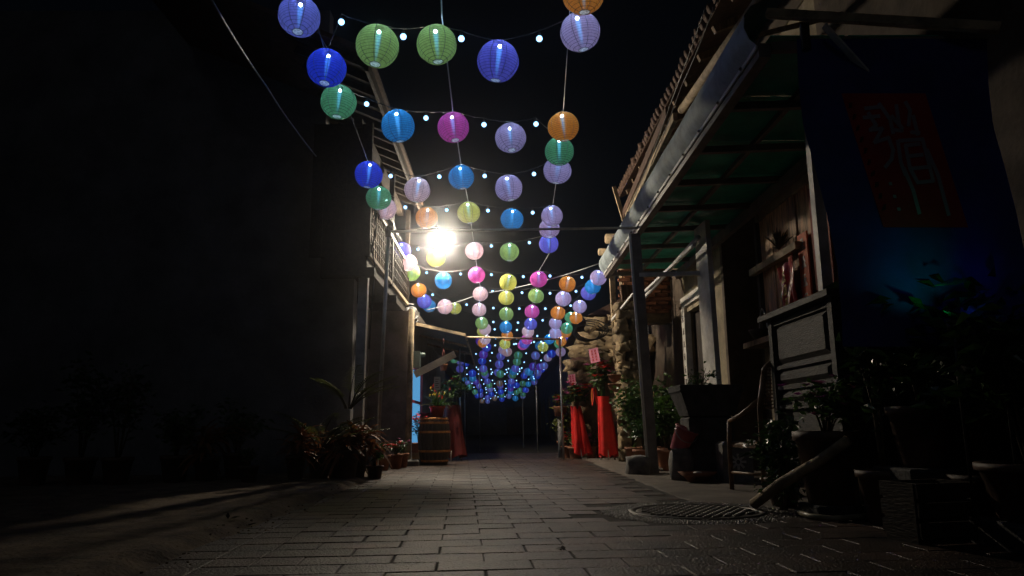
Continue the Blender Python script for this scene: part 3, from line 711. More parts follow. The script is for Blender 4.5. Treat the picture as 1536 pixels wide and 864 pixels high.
# stone trough by the pole, flower pots on it
def rock(par, name, c, sx, sy, sz, m, seed, sub=2, amp=.18, rz=0, rnd=.35):
    bm = bmesh.new(); bmesh.ops.create_cube(bm, size=1.0)
    bmesh.ops.subdivide_edges(bm, edges=bm.edges[:], cuts=sub, use_grid_fill=True)
    vs = []
    for v in bm.verts:
        p = v.co.copy(); q = p.normalized() * 0.62; p = p.lerp(q, rnd)
        p *= 1 + amp * noise.noise(p * 2.3 + Vector((seed * 7.1, seed * 3.3, 0))); p += .5 * amp * Vector((noise.noise(p * 5 + Vector((seed, 0, 0))), noise.noise(p * 5 + Vector((0, seed, 3))), noise.noise(p * 5 + Vector((5, 0, seed)))))
        v.co = p
    R = Matrix.Rotation(rz, 4, 'Z')
    for v in bm.verts: v.co = Vector(c) + R @ Vector((v.co.x * sx, v.co.y * sy, v.co.z * sz))
    me = bpy.data.meshes.new(name); bm.to_mesh(me); bm.free(); me.materials.append(m)
    for p in me.polygons: p.use_smooth = True
    return link(name, me, par)
tag(rock(None, 'stone_trough', (-1.83, 9.0, 0.11), .34, .26, .26, GREYST, 3), 'rough grey stone block at the foot of the porch post row', 'stone')
for i, (x, y, fm, w) in enumerate(((-1.62, 10.3, FRED, 'red'), (-1.5, 10.7, FRED, 'scarlet'), (-1.46, 11.05, FPINK, 'pale pink'))):
    t = plant(f'{w} flowers in a small terracotta pot beside the porch post', x, y, 0.0, 'flower pots under the balcony')
    pot(t, .1, .2, TERRA); shrub(t, .19, .2, .12, 150, LEAFD, .05, [(fm, 12)], fs=.04)

# ---------------------------------------------------------------- shop with the awning
sh = thing('awning_shop', 'small shop with a lit blue window under a sloping awning', 'shop', (-1.6, 14, 0))
b = MB(); b.box((-1.75, 11.9, -.05), (-1.52, 12.28, 2.42)); b.box((-1.75, 14.3, -.05), (-1.52, 20, 2.42)); b.box((-1.75, 12.28, -.05), (-1.52, 14.3, .25)); b.box((-1.75, 12.28, 1.62), (-1.52, 14.3, 2.42)); P(b, 'wall', PLAST, sh)
CYAN = emat('lit_blue_window', (0.12, 0.42, 0.78), 0.75)
b = MB(); b.box((-1.60, 12.30, .26), (-1.56, 14.28, 1.61)); w = P(b, 'window', CYAN, sh)
RFR = mat('red_frame', (0.45, 0.02, 0.02), .4, .1, 5, 0)
for z in (.27, 1.02, 1.6): b = MB(); b.bar((-1.54, 12.28, z), (-1.54, 14.3, z), .04, .045); b.build('window_bar', RFR, w)
for y in (12.3, 14.27): b = MB(); b.bar((-1.535, y, .26), (-1.535, y, 1.6), .045, .04); b.build('window_post', RFR, w)
b = MB()
for r_ in range(4):
    for c_ in range(3):
        y, z = 12.5 + c_ * .16, .66 + r_ * .075
        b.bar((-1.553, y, z), (-1.553, y + .1, z), .006, .012); b.bar((-1.553, y + .05, z - .025), (-1.553, y + .05, z + .03), .006, .012)
        b.bar((-1.553, y + .01, z + .024), (-1.553, y + .085, z + .026), .006, .008)
b.build('window_lettering', RFR, w, kind='stuff')
b = MB(); b.add([(-1.5, 12.8, 2.34), (-.63, 12.8, 2.13), (-.62, 17.5, 2.0), (-1.5, 17.5, 2.27), (-1.5, 12.8, 2.35), (-.63, 12.8, 2.14), (-.62, 17.5, 2.01), (-1.5, 17.5, 2.28)],
                [(3, 2, 1, 0), (4, 5, 6, 7), (0, 1, 5, 4), (1, 2, 6, 5), (2, 3, 7, 6), (3, 0, 4, 7)]); P(b, 'awning_canvas', mat('awning_canvas', (.08, .08, .085), .7, .2, 4, .1), sh)
b = MB(); b.bar((-1.5, 12.77, 2.36), (-.615, 12.77, 2.155), .035, .05); P(b, 'awning_front_tube', LOG, sh)
b = MB(); b.tube([Vector((-.615, 12.77, 2.14)).lerp(Vector((-.6, 17.3, 1.93)), i / 40) for i in range(41)], [.016 + .007 * (i % 2) for i in range(41)], 6); P(b, 'awning_rope_edge', LOG, sh)
b = MB(); b.bar(aY(622, 562, 12.15), aY(683, 531, 12.15), .02, .115); P(b, 'awning_strut', WHITE, sh)
for y in (13.5, 15): b = MB(); b.bar((-1.5, y, 2.24), (-.62, y, 2.03), .04, .04); P(b, 'awning_rib', WOOD, sh)
b = MB(); c = aY(626, 538, 11.98); b.box((c.x - .07, 11.92, c.z - .15), (c.x + .05, 12.05, c.z + .12)); b.tube([(c.x + .05, 12, c.z + .06), (c.x + .12, 12, c.z + .06)], .035, 10); P(b, 'meter_box', mat('meter_grey', (.2, .28, .27), .5, .15, 6, 0), sh)
b = MB(); b.box((-6, 12.4, 2.42), (-1.45, 20, 2.55)); P(b, 'flat_roof', CONC, sh)
# pipe across the lane from the awning corner
pc = thing('cross_pipe', 'pale pipe spanning the lane at awning height, held by a slim pole', 'pipe', (1.07, 13.1, 0))
b = MB(); b.tube([(-.62, 12.8, 2.12), (1.08, 13.1, 2.1)], .018, 8); P(b, 'pipe', LOG, pc)
b = MB(); b.tube([(1.08, 13.1, -.01), (1.06, 13.1, 2.1)], .02, 8); P(b, 'pole', STEEL, pc)

# boxes, flowers in front of the shop window
for i, (y, z, s_, m_, l_) in enumerate(((12.25, 0.0, .17, mat('cardboard', (.38, .27, .15), .8, .2, 5, 0), 'low cardboard box on the ground beside the barrel'), (12.25, .172, .16, TERRA, 'brick red box stacked on the cardboard box beside the barrel'))):
    b = MB(); b.box((-s_ * .55, -s_ * .6, 0), (s_ * .55, s_ * .6, s_ * .98), .01)
    tag(b.build('storage_box', m_, loc=(-1.38, y, z)), l_, 'box')
t = plant('bright red flowers in front of the lit blue shop window', -1.4, 12.75, 0.0, 'shop front flowers'); pot(t, .1, .3, TERRA); shrub(t, .3, .5, .12, 130, LEAFD, .06, [(FRED, 22)], fs=.06)

# ---------------------------------------------------------------- barrel
bx, by = -1.05, 11.75; BH = .73
ba = thing('wooden_barrel', 'old wooden barrel with rusty orange hoops standing by the shop', 'barrel', (bx, by, 0))
prof = lambda z: .205 + .05 * math.sin(PI * z / BH)
st = MB(); n_ = 6; zs = [BH * i / n_ for i in range(n_ + 1)]; w_ = 2 * PI / 22
for zi in zs:
    for a, dr in ((-w_ * .47, -.004), (-w_ * .4, 0), (w_ * .4, 0), (w_ * .47, -.004)):
        r_ = prof(zi) + dr; st.v.append((r_ * math.cos(a), r_ * math.sin(a), zi))
for i in range(n_):
    for k in range(3): st.f.append((i * 4 + k, i * 4 + k + 1, i * 4 + k + 5, i * 4 + k + 4)); st.sm.append(False)
me = st.mesh('stave'); me.materials.append(BARK)
for k in range(22): o = link('stave', me, ba); o.rotation_euler.z = k * w_
b = MB(); b.lathe([(.19, .01), (.235, BH / 2), (.19, BH - .03), (.0005, BH - .03)], n=24, close=False); b.build('barrel_head', BARK, ba)
for z in (.06, .21, .50, .64, .70):
    b = MB(); b.lathe([(prof(z - .016) + .004, z - .017), (prof(z) + .006, z), (prof(z + .016) + .004, z + .017), (prof(z + .016) - .003, z + .017)], n=30, close=False); b.build('hoop', HOOP, ba)
t = plant('spiky orchid plant in a red glazed pot standing on the barrel', bx + .04, by, BH - .03, None)
pot(t, .12, .2, GLAZE)
b = MB()
for k in range(46):
    a = rv(0, 6.28); el = rv(.5, 1.4); b.strap((rv(-.05, .05), rv(-.05, .05), .18), (math.cos(a) * math.cos(el), math.sin(a) * math.cos(el), math.sin(el)), rv(.25, .48), .03, rv(.2, .8), 4)
b.build('leaves', LEAFD, t)
for m_, n_ in ((FYEL, 8), (FRED, 9)):
    f_ = MB()
    for k in range(n_):
        c = Vector((rv(-.2, .2), rv(-.15, .15), rv(.3, .55)))
        for q in range(5): a = q * 1.257; f_.leaf(c, (math.cos(a), rv(-.3, .3), math.sin(a)), .035, .025)
    f_.build('blossoms', m_, t)
cd = thing('gift_card', 'white card on a stick in the barrel plant', 'card', (bx + .05, by - .16, BH - .02))
b = MB(); b.tube([(0, .12, .12), (0, 0, .5)], .005, 5); b.build('stick', STEM, cd)
b = MB(); b.box((-.05, -.004, .44), (.05, .004, .64)); b.build('board', mat('card_white', (.6, .62, .66), .6, .05, 5, 0), cd)
b = MB()
for k in range(5): b.bar((-.03, -.0065, .47 + k * .033), (.03 - .02 * (k % 2), -.0065, .47 + k * .033), .003, .008)
b.build('lettering', INK, cd)

def draped_stand(name, label, x, y, h, rt, rb, m, lean=0, legs=True, grp=None, rz=0.0):
    t = thing(name, label, 'flower stand', (x, y, 0), rz, grp)
    b = MB(); n = 64; vs = []; fs = []; K = 16
    for i in range(K + 1):
        u = i / K; z = .08 + (h - .08) * (1 - u)
        for k in range(n):
            a = 2 * PI * k / n; fold = (.04 + .1 * u) * math.sin(6 * a + 1.3 * math.sin(2 * a) + .8 * u) + .035 * u * math.sin(13 * a + 2 * u) + .012 * math.sin(9 * u + 3 * a)
            r = (rt + (rb - rt) * u ** 1.1) * (1 + fold * 1.5)
            tri = 1 + .14 * math.cos(3 * a + .5) * u
            vs.append((r * tri * math.cos(a) + lean * u, r * tri * math.sin(a) * .8, z - (.035 * u * math.sin(3 * a))))
    for i in range(K):
        for k in range(n): fs.append((i * n + k, (i + 1) * n + k, (i + 1) * n + (k + 1) % n, i * n + (k + 1) % n))
    b.add(vs, fs, True); b.build('drape', m, t)
    if legs:
        for a in (.5, 2.6, 4.7):
            b = MB(); q = Vector((math.cos(a) * rb * .95 + lean, math.sin(a) * rb * .8, -.005)); b.tube([q * .55 + Vector((0, 0, .3)), q], .011, 6); b.build('leg', WHITE, t)
    return t
draped_stand('flower_stand', 'dark red draped flower stand behind the barrel', -.86, 13.0, .95, .13, .2, DREDC)
t = plant('dark wilting bouquet topping the stand behind the barrel', -.86, 13.0, .93, None, name='bouquet'); shrub(t, 0.02, .45, .3, 260, LEAFD, .1, [(FRED, 10)], fs=.05)
cl = MB()
for k in range(14):
    a = k * .45; cl.strap((0, 0, 0), (math.cos(a), math.sin(a) * .6, rv(.1, .8)), rv(.14, .26), .1, .5, 4)
tag(cl.build('ribbon_bow', mat('magenta_cloth', (.4, .03, .14), .5, .2, 5, 0), loc=(bx - .16, by - .02, BH + .03)), 'crumpled magenta ribbon bow on top of the barrel', 'ribbon')

# hanging pot under the awning
hp = thing('hanging_planter', 'small terracotta planter hanging from the shop awning', 'planter', aY(665, 556, 12.7))
pot(hp, .075, .11, TERRA); shrub(hp, .1, .12, .09, 90, LEAF, .045)
b = MB()
for a in (0, 2.1, 4.2): b.tube([(.075 * math.cos(a), .075 * math.sin(a), .1), (0, 0, .38)], .003, 4)
b.tube([(0, 0, .37), (0, 0, .56)], .004, 4); b.build('hanger', DREDC, hp)
# string of lanterns' poles further down the lane
for x, y, Y in ((691, 690, 14.5), (698, 686, 15.5), (720, 676, 19), (785, 676, 21), (806, 682, 17)):
    p = aY(x, 640, Y); b = MB(); b.tube([(0, 0, -.01), (-.02, 0, 2.1)], .012, 7)
    tag(b.build('lantern_pole', STEEL, loc=(p.x, Y, 0)), 'thin steel pole standing in the dark far end of the lane', 'pole', 'thin poles at the far end')

# ================================================================ RIGHT SIDE
rh = thing('awning_house', 'old house with plank front, white pillars and green panelled awning', 'house', (3, 8, 0))
XW = 2.95
b = MB(); b.box((XW, 3.0, -.05), (XW + .2, 6.2, 4.6)); b.box((XW + .6, 8.1, -.05), (XW + .8, 9.55, 4.6)); b.box((XW, 8.15, -.05), (XW + .7, 8.22, 4.6)); b.box((XW, 11.62, -.05), (XW + .2, 14.5, 4.6)); b.box((XW - .02, 9.40, -.05), (XW + .62, 9.49, 4.6)); P(b, 'dark_wall', BROWNW, rh)  # last thin dark box added to cover the overbright wall end behind
b = MB(); b.box((XW, 9.5, -.05), (XW + .2, 10.25, 4.6)); b.box((XW, 11.5, -.05), (XW + .2, 11.62, 4.6))
b.box((XW, 10.25, 2.32), (XW + .2, 11.5, 4.6)); b.box((XW, 6.2, -.05), (XW + .2, 8.15, 1.45)); b.box((XW, 6.2, 2.85), (XW + .2, 8.15, 4.6)); P(b, 'wall', mat('lime_wall', (.3, .25, .17), .9, .3, 3, .4, 25), rh)
b = MB(); b.box((XW + .12, 10.25, -.05), (XW + .19, 11.5, 2.32)); P(b, 'door', mat('door_dark', (.04, .03, .025), .6, .3, 5, .1), rh)
# white door surround with inked strips
for (y0, y1, z0, z1, nm) in ((11.42, 11.6, 0, 2.4, 'door_jamb'), (10.12, 10.3, 0, 2.4, 'door_jamb'), (10.1, 11.62, 2.4, 2.56, 'door_lintel')):
    b = MB(); b.box((XW - .05, y0, z0), (XW + .05, y1, z1)); P(b, nm, WHITE, rh)
b = MB()
def glyph(b, O, A, B, s, w, seed, th=.0015):
    """an unreadable little brush character: a few strokes in the plane spanned by A, B"""
    rr = random.Random(seed); O = Vector(O); A = Vector(A); B = Vector(B); N = A.cross(B).normalized()
    def st(p, q, ww):
        p = O + A * p[0] * s + B * p[1] * s; q = O + A * q[0] * s + B * q[1] * s; d = (q - p); 
        if d.length < 1e-5: return
        b.bar(p + N * th, q + N * th, ww, th * 2, N)
    for k in range(3): y = -.4 + .4 * k + rr.uniform(-.06, .06); st((-.4 + rr.uniform(0, .2), y), (.4 - rr.uniform(0, .2), y + .05), w)
    for k in range(2): x = -.2 + .4 * k + rr.uniform(-.1, .1); st((x, .5 - rr.uniform(0, .3)), (x - .05, -.5 + rr.uniform(0, .3)), w)
    st((0, .1), (-.42, -.5), w * .9); st((.05, 0), (.45, -.48), w * .9)
for y_ in (11.51, 10.21):
    for k in range(7): glyph(b, (XW - .05, y_, 2.22 - k * .2), (0, -1, 0), (0, 0, 1), .1, .012, k + int(y_ * 3))
P(b, 'door_inscription', INK, rh)
# planks of the lit front panel
yk = 8.12
for k in range(9):
    w_ = rv(.18, .24); y1 = max(6.2, yk - w_); z1 = 2.85
    if yk - 6.2 < .05: break
    b = MB(); dx = rv(-.012, .012); b.box((XW + .03 + dx, y1 + .006, 1.45), (XW + .08 + dx, yk - .004, z1)); P(b, 'plank', PLANK, rh); yk = y1
b = MB(); b.bar((XW - .06, 8.2, 2.27), (XW - .06, 6.86, 2.27), .07, .075); P(b, 'window_rail', LOG, rh)
b = MB(); b.box((XW - .22, 6.15, 1.40), (XW + .06, 8.2, 1.46)); P(b, 'sill', WOOD, rh)
# inner pillars and awning posts
b = MB(); b.bar((2.55, 8.8, -.02), (2.50, 8.75, 3.0), .06, .5); P(b, 'pillar', WHITE, rh)
b = MB(); b.bar((2.52, 5.55, -.02), (2.5, 5.5, 3.0), .08, .08); P(b, 'pillar', WHITE, rh)
b = MB(); b.bar((1.83, 9.1, -.02), (1.71, 9.0, 2.95), .12, .12); P(b, 'awning_post', FASC, rh)
b = MB(); b.tube([(1.755, 9.02, -.0), (1.64, 8.95, 2.95)], .018, 8); P(b, 'down_pipe', PVC, rh)
b = MB(); b.bar((1.74, 8.98, 2.42), (2.5, 8.9, 2.42), .05, .05); P(b, 'tie_beam', WHITE, rh)
b = MB(); b.bar((2.30, 8.4, 2.66), (2.3, 12.0, 2.66), .035, .035); b.tube([(2.38, 8.5, 2.78), (2.34, 11.9, 2.6)], .03, 8); P(b, 'gutter_pipe', PVC, rh)
# awning
Y0, Y1, ZA = 4.45, 11.8, 3.05
b = MB(); b.box((1.72, Y0, ZA - .1), (1.80, Y1, ZA)); P(b, 'awning_fascia', FASC, rh)
prof = [(1.715, ZA - .02), (1.66, ZA + .03), (1.63, ZA + .11), (1.64, ZA + .2), (1.69, ZA + .27), (1.78, ZA + .31), (1.9, ZA + .325)]
vs = []; fs = []
NY = 24
for j in range(NY + 1):
    y = Y0 + (Y1 - Y0) * j / NY
    for k, (x, z) in enumerate(prof): vs.append((x, y, z + .004 * math.sin(j * 1.7)))
n_ = len(prof)
for j in range(NY):
    for k in range(n_ - 1): fs.append((j * n_ + k, j * n_ + k + 1, (j + 1) * n_ + k + 1, (j + 1) * n_ + k))
off = len(vs); vs += [(x + .006, y, z - .006) for x, y, z in vs]; fs += [tuple(i + off for i in f[::-1]) for f in fs]
b = MB(); b.add(vs, fs, True); fl = P(b, 'curved_flashing', FLASH, rh)
b = MB(); b.bar((1.708, Y0, ZA - .03), (1.708, Y1, ZA - .03), .012, .03); b.build('drip_edge', PVC, fl)
y = Y0 + .3
while y < Y1:
    b = MB(); b.lathe([(.012, -.006), (.014, 0), (.008, .012)], (0, 0, 0), 8, M=Matrix.Rotation(-PI / 2, 4, 'Y')); o = b.build('screw', DARKM, fl); o.location = (1.698, y, ZA - .03); y += .55
xs = [1.80, 2.32, XW]
ys = [Y0 + (Y1 - Y0) * i / 8 for i in range(9)]
for y in ys: b = MB(); b.bar((1.8, y, ZA - .035), (XW, y, ZA + .005), .055, .06); P(b, 'rafter', FASC, rh)
b = MB(); b.box((2.30, Y0, ZA + .005), (2.345, Y1, ZA + .05)); P(b, 'purlin', FASC, rh)
b = MB(); b.box((XW - .07, Y0, ZA - .12), (XW - .005, Y1, ZA + .0)); P(b, 'wall_plate', FASC, rh)
for i in range(8):
    for x0, x1 in zip(xs, xs[1:]):
        b = MB(); b.box((x0 + .01, ys[i] + .01, ZA + .055 + .0), (x1 - .01, ys[i + 1] - .01, ZA + .062)); P(b, 'green_panel', GREENP, rh)
# upper eave with rounded tile ends
b = MB(); b.box((XW, 3.0, 4.58), (XW + .25, 13.5, 5.2)); P(b, 'upper_wall', BROWNW, rh)
b = MB(); b.add([(2.18, 3.4, 4.66), (2.18, 12.9, 4.66), (5.0, 12.9, 5.9), (5.0, 3.4, 5.9), (2.18, 3.4, 4.7), (2.18, 12.9, 4.7), (5.0, 12.9, 5.94), (5.0, 3.4, 5.94)],
                [(0, 3, 2, 1), (4, 5, 6, 7), (0, 1, 5, 4), (1, 2, 6, 5), (2, 3, 7, 6), (3, 0, 4, 7)]); rf = P(b, 'roof', TILE, rh)
bt = MB(); bt.tube([(0, 0, 0), (.4, 0, .176), (.85, 0, .374)], .055, 8); met = bt.mesh('roof_tile'); met.materials.append(TILE)
y = 3.5
while y < 12.8:
    o = link('roof_tile', met, rf); o.location = (2.14 + rv(-.02, .02), y, 4.71); y += .155
for y in [4 + .6 * i for i in range(15)]: b = MB(); b.bar((2.25, y, 4.62), (XW, y, 4.9), .06, .08); P(b, 'eave_rafter', WOOD, rh)
b = MB(); b.tube([aX(1145, -6, 1.97), aX(1085, 76, 1.96), aX(1022, 165, 1.98)], [.05, .045, .04], 10); P(b, 'bamboo_beam', LOG, rh)
for q in ((1100, 62), (1043, 135)): p = aX(*q, 1.98); b = MB(); b.bar(p, p + Vector((.95, 0, .25)), .035, .035); P(b, 'beam_bracket', WOOD, rh)
# end boards of the roof, catching the lamp
b = MB(); b.bar(aX(1000, 168, 2.05), aX(935, 322, 2.05), .03, .14); P(b, 'barge_board', TILE, rh)
b = MB(); b.bar(aX(1013, 175, 2.0), aX(940, 326, 2.0), .05, .1); P(b, 'barge_plank', LOG, rh)
b = MB(); b.bar(aY(921, 280, 11.7), aY(937, 334, 11.7), .05, .06); P(b, 'ridge_stick', LOG, rh)
wire([aX(1062, 0, 1.9), aX(1008, 150, 1.95), aX(975, 240, 1.9), aX(905, 395, 1.75)], .006, CABLE, 'black cable dropping along the roof edge to the gutter', .01)
wire([aX(1075, 0, 1.9), aX(1022, 130, 1.9), aX(985, 225, 1.85), aX(925, 370, 1.7)], .006, CABLE, 'black cable hugging the curved flashing of the awning', .02)

# ---- things on the front of the right house
def film():
    b = MB(); vs = []; fs = []; ny, nz = 18, 24
    for j in range(nz + 1):
        for i in range(ny + 1):
            u, v = i / ny, j / nz; y = 7.38 - .44 * u; z = 1.50 + .72 * v - .1 * v * (1 - u)
            x = XW - .075 + .022 * math.sin(9 * u + 3 * v) + .03 * noise.noise((u * 4, v * 3, 2)) + .014 * math.sin(22 * u - 5 * v)
            vs.append((x, y, z))
    for j in range(nz):
        for i in range(ny): k = j * (ny + 1) + i; fs.append((k, k + 1, k + ny + 2, k + ny + 1))
    b.add(vs, fs, True)
    return b
FILM = mat('glossy_red_film', (.6, .06, .05), .25, .25, 4, 0, spec=.8)
sg = thing('plastic_poster', 'crumpled glossy red plastic poster with yellow writing', 'poster', (XW - .08, 7.15, 1.5))
P(film(), 'sheet', FILM, sg)
b = MB()
YEL = mat('yellow_ink', (.75, .5, .05), .5, .1, 5, 0)
for k in range(4): glyph(b, (XW - .125, 7.12 - .015 * k, 2.0 - k * .13), (0, -1, 0), (0, 0, 1), .1, .016, 60 + k, .002)
P(b, 'lettering', YEL, sg)
ORG = mat('orange_red_paper', (.75, .15, .05), .7, .2, 6, 0)
SILV = mat('silver_ink', (.45, .38, .33), .5, .1, 5, 0)
for i, (ya, yb, za, zb, l_, m_) in enumerate(((6.95, 6.74, 1.49, 2.38, 'narrow orange red paper couplet with silver characters beside the plastic poster', ORG), (6.62, 6.25, 1.78, 2.75, 'wide dull red paper couplet in the shade of the window head', mat('dull_red_paper', (.3, .05, .02), .75, .2, 6, 0)))):
    t = thing('paper_couplet', l_, 'poster', (XW - .01, (ya + yb) / 2, za), 0, 'paper couplets on the plank front')
    b = MB(); b.box((XW - .03, yb, za), (XW - .012, ya, zb)); P(b, 'paper', m_, t)
    b = MB(); n = 5
    for k in range(n): glyph(b, (XW - .03, (ya + yb) / 2, zb - (k + .6) * (zb - za) / n), (0, -1, 0), (0, 0, 1), (ya - yb) * .55, .016, 80 + k + i * 9, .0015)
    P(b, 'characters', SILV if i == 0 else INK, t, 'stuff')
# wire rack and bottle on the sill
t = thing('wire_rack', 'dark wire rack standing on the sill under the red couplets', 'rack', (XW - .15, 6.45, 1.46))
b = MB()
for z in (.0, .12, .2): b.tube([(-.06, -.28, z + .01), (-.06, .3, z + .01)], .005, 5)
for k in range(8): b.tube([(-.06, -.28 + k * .083, .01), (-.06, -.28 + k * .083, .21)], .004, 4)
b.build('wires', STEEL, t)
t = thing('glass_bottle', 'small blue glass bottle on the sill by the plastic poster', 'bottle', (XW - .13, 7.42, 1.458))
b = MB(); b.lathe([(.032, 0), (.034, .01), (.034, .13), (.014, .18), (.013, .22)], n=14); b.build('body', mat('blue_glass', (.03, .05, .15), .1, .1, 5, 0), t)
b = MB(); b.lathe([(.016, .22), (.016, .24)], n=12); b.build('stopper', DARKM, t)
t = thing('wire_basket', 'bent wire basket handle on the sill by the planks', 'basket', (XW - .14, 7.75, 1.458))
b = MB(); b.tube([(0, -.16 + .32 * i / 12, .33 * math.sin(PI * i / 12)) for i in range(13)], .007, 6); b.build('handle', STEEL, t)
b = MB(); b.lathe([(.1, 0), (.15, .09), (.155, .1), (.15, .1), (.1, .01)], n=18); b.build('bowl', DARKM, t)
t = thing('dried_bunch', 'dried herb bunch hanging from the window rail', 'herb bunch', (XW - .1, 7.25, 2.3))
b = MB()
for k in range(60): a = rv(0, 6.28); b.strap((0, 0, .02), (math.cos(a) * .25, math.sin(a) * .45, rv(.2, 1)), rv(.1, .3), .02, .2, 3)
b.build('stalks', STEM, t)

# old panelled cabinet facing the lane
cb = thing('panelled_cabinet', 'old grey carved cabinet with raised panels beside the plank front', 'cabinet', (2.4, 5.5, 0))
CX = 2.28
b = MB(); b.box((CX + .03, 4.95, .25), (2.85, 6.12, 1.42)); P(b, 'carcass', GWOOD, cb)
for y in (4.96, 6.10): b = MB(); b.bar((CX + .02, y, -.0), (CX + .02, y, 1.43), .07, .07); P(b, 'corner_post', GWOOD, cb)
b = MB(); b.box((CX - .07, 4.86, 1.425), (2.9, 6.22, 1.475), .012); P(b, 'top', GWOOD, cb)
for z0, z1, nm in ((1.05, 1.36, 'raised_panel'), (.88, .99, 'carved_rail'), (.74, .83, 'carved_rail')):
    b = MB(); M = Matrix(((0, 0, -1, CX + .045), (1, 0, 0, 0), (0, 1, 0, 0), (0, 0, 0, 1)))
    b.box((5.06, z0, 0), (6.0, z1, .05), .035, M); P(b, nm, GWOOD, cb)
for z in (1.385, 1.02, .855, .7): b = MB(); b.box((CX + .0, 5.0, z - .016), (CX + .06, 6.07, z + .016)); P(b, 'rail', GWOOD, cb)

# rattan chair, seen from its side and back
ch = thing('rattan_chair', 'worn rattan armchair with a rounded woven back beside the cabinet', 'chair', (2.36, 6.5, 0), math.radians(14))
ch.scale = (1, 1, .96)
W2, D2 = .27, .25
for sx in (-1, 1):
    b = MB(); b.tube([(sx * W2, -D2, -.01), (sx * W2, -D2, .4), (sx * W2 * 1.02, -D2 - .02, .75), (sx * W2 * .9, -D2 - .06, 1.02)], .021, 8); b.build('leg', CANE, ch)
    b = MB(); b.tube([(sx * W2, D2, -.01), (sx * W2, D2, .4), (sx * W2, D2 * .9, .62)], .021, 8); b.build('leg', CANE, ch)
    b = MB(); b.tube([(sx * W2, D2 * .9, .62), (sx * W2 * 1.05, 0, .68), (sx * W2 * 1.02, -D2 - .02, .8)], .02, 8); b.build('arm_rest', CANE, ch)
    b = MB(); b.tube([(sx * W2, D2, .16), (sx * W2, -D2, .16)], .013, 6); b.build('stretcher', CANE, ch)
b = MB(); b.tube([(W2 * .9 * math.cos(PI * i / 12), -D2 - .06, 1.02 + .14 * math.sin(PI * i / 12)) for i in range(13)], .021, 8); b.build('back_hoop', CANE, ch)
b = MB()
for i in range(15):
    x = -W2 * .88 + W2 * 1.76 * i / 14; zt = 1.02 + .14 * math.sqrt(max(0, 1 - (x / (W2 * .9)) ** 2)); b.tube([(x, -D2 - .055, zt), (x, -D2 - .02, .72)], .007, 4)
for i in range(13):
    z = .73 + i * .03; hw = W2 * .93 if z < 1.02 else W2 * .9 * math.sqrt(max(0, 1 - ((z - 1.02) / .14) ** 2)); b.tube([(-hw, -D2 - .03 - (z - .7) * .09, z), (hw, -D2 - .03 - (z - .7) * .09, z)], .007, 4)
b.build('woven_back', CANE, ch)
b = MB(); b.box((-W2, -D2, .385), (W2, D2, .43), .015); b.build('seat', CANE, ch)

# stone basin on blocks, bucket, carved stone
DSTONE = mat('dark_stone', (.055, .053, .054), .85, .35, 7, .5, 40)
bs = thing('stone_basin', 'wide grey stone basin raised on a stone block behind the awning post', 'basin', (2.22, 8.1, 0))
bs.scale = (.86, .86, .97)
b = MB(); b.box((-.26, -.22, 0), (.3, .22, .68), .03); b.build('block', DSTONE, bs)
b = MB(); v = [(-.26, -.24), (.32, -.24), (.32, .24), (-.26, .24)]; o2 = [(-.36, -.32), (.4, -.32), (.4, .32), (-.36, .32)]; inn = [(-.3, -.26), (.34, -.26), (.34, .26), (-.3, .26)]
vs = [(x, y, .68) for x, y in v] + [(x, y, .94) for x, y in o2] + [(x * 1.04, y * 1.04, .95) for x, y in o2] + [(x * 1.04, y * 1.04, 1.02) for x, y in o2] + [(x, y, 1.02) for x, y in inn] + [(x, y, .86) for x, y in inn]
fs = [(3, 2, 1, 0)]
for l in range(5):
    for k in range(4): fs.append((l * 4 + k, l * 4 + (k + 1) % 4, (l + 1) * 4 + (k + 1) % 4, (l + 1) * 4 + k))
fs.append((20, 21, 22, 23)); b.add(vs, fs); o = b.build('trough', DSTONE, bs); md = o.modifiers.new('worn_edges', 'BEVEL'); md.width = .018; md.segments = 3
t = plant('sparse weeds growing in the stone basin', 2.2, 8.15, .86, None); shrub(t, .02, .3, .26, 90, LEAF, .06, stems=9)
bk = thing('pink_bucket', 'tilted dusky pink plastic bucket leaning on the basin block', 'bucket', (1.87, 7.95, .30))
M = Matrix.Rotation(math.radians(24), 4, 'Y') @ Matrix.Rotation(math.radians(12), 4, 'X')
b = MB(); b.lathe([(.085, 0), (.12, .24), (.13, .24), (.13, .255), (.116, .255), (.08, .01), (.0005, .01)], n=22, close=False, M=M); b.build('body', mat('pink_plastic', (.45, .11, .13), .4, .15, 4, 0), bk)
b = MB(); b.tube([M @ Vector((.125 * math.cos(PI * i / 12), -.02 - .12 * math.sin(PI * i / 12), .235 - .1 * math.sin(PI * i / 12))) for i in range(13)], .005, 5); b.build('handle', STEEL, bk)
tag(rock(None, 'support_stone', (1.9, 7.95, .14), .22, .2, .36, GREYST, 12), 'rough stone holding up the tilted pink bucket', 'stone')
cs = thing('carved_stone', 'squat carved stone block with a flower relief beside the chair', 'stone', (2.36, 7.6, 0))
b = MB(); b.box((-.15, -.12, -.01), (.15, .12, .4), .03); b.build('block', GREYST, cs)
b = MB()
for k in range(8): a = k * PI / 4; b.bar((.02 * math.cos(a), -.124, .2 + .02 * math.sin(a)), (.08 * math.cos(a), -.124, .2 + .08 * math.sin(a)), .022, .012, Vector((0, 1, 0)))
b.build('flower_relief', WHITE, cs)
bw = thing('shallow_bowl', 'shallow grey bowl on the ground before the basin', 'bowl', (1.98, 7.6, gz(1.98, 7.6)))
b = MB(); b.lathe([(.08, 0), (.1, .01), (.19, .1), (.2, .1), (.1, .02), (.0005, .02)], n=22, close=False); b.build('bowl', TERRA, bw)
b = MB(); b.lathe([(.04, .03), (.06, .06), (.04, .1), (.0005, .11)], n=14, close=False); b.build('pebble', WHITE, bw)
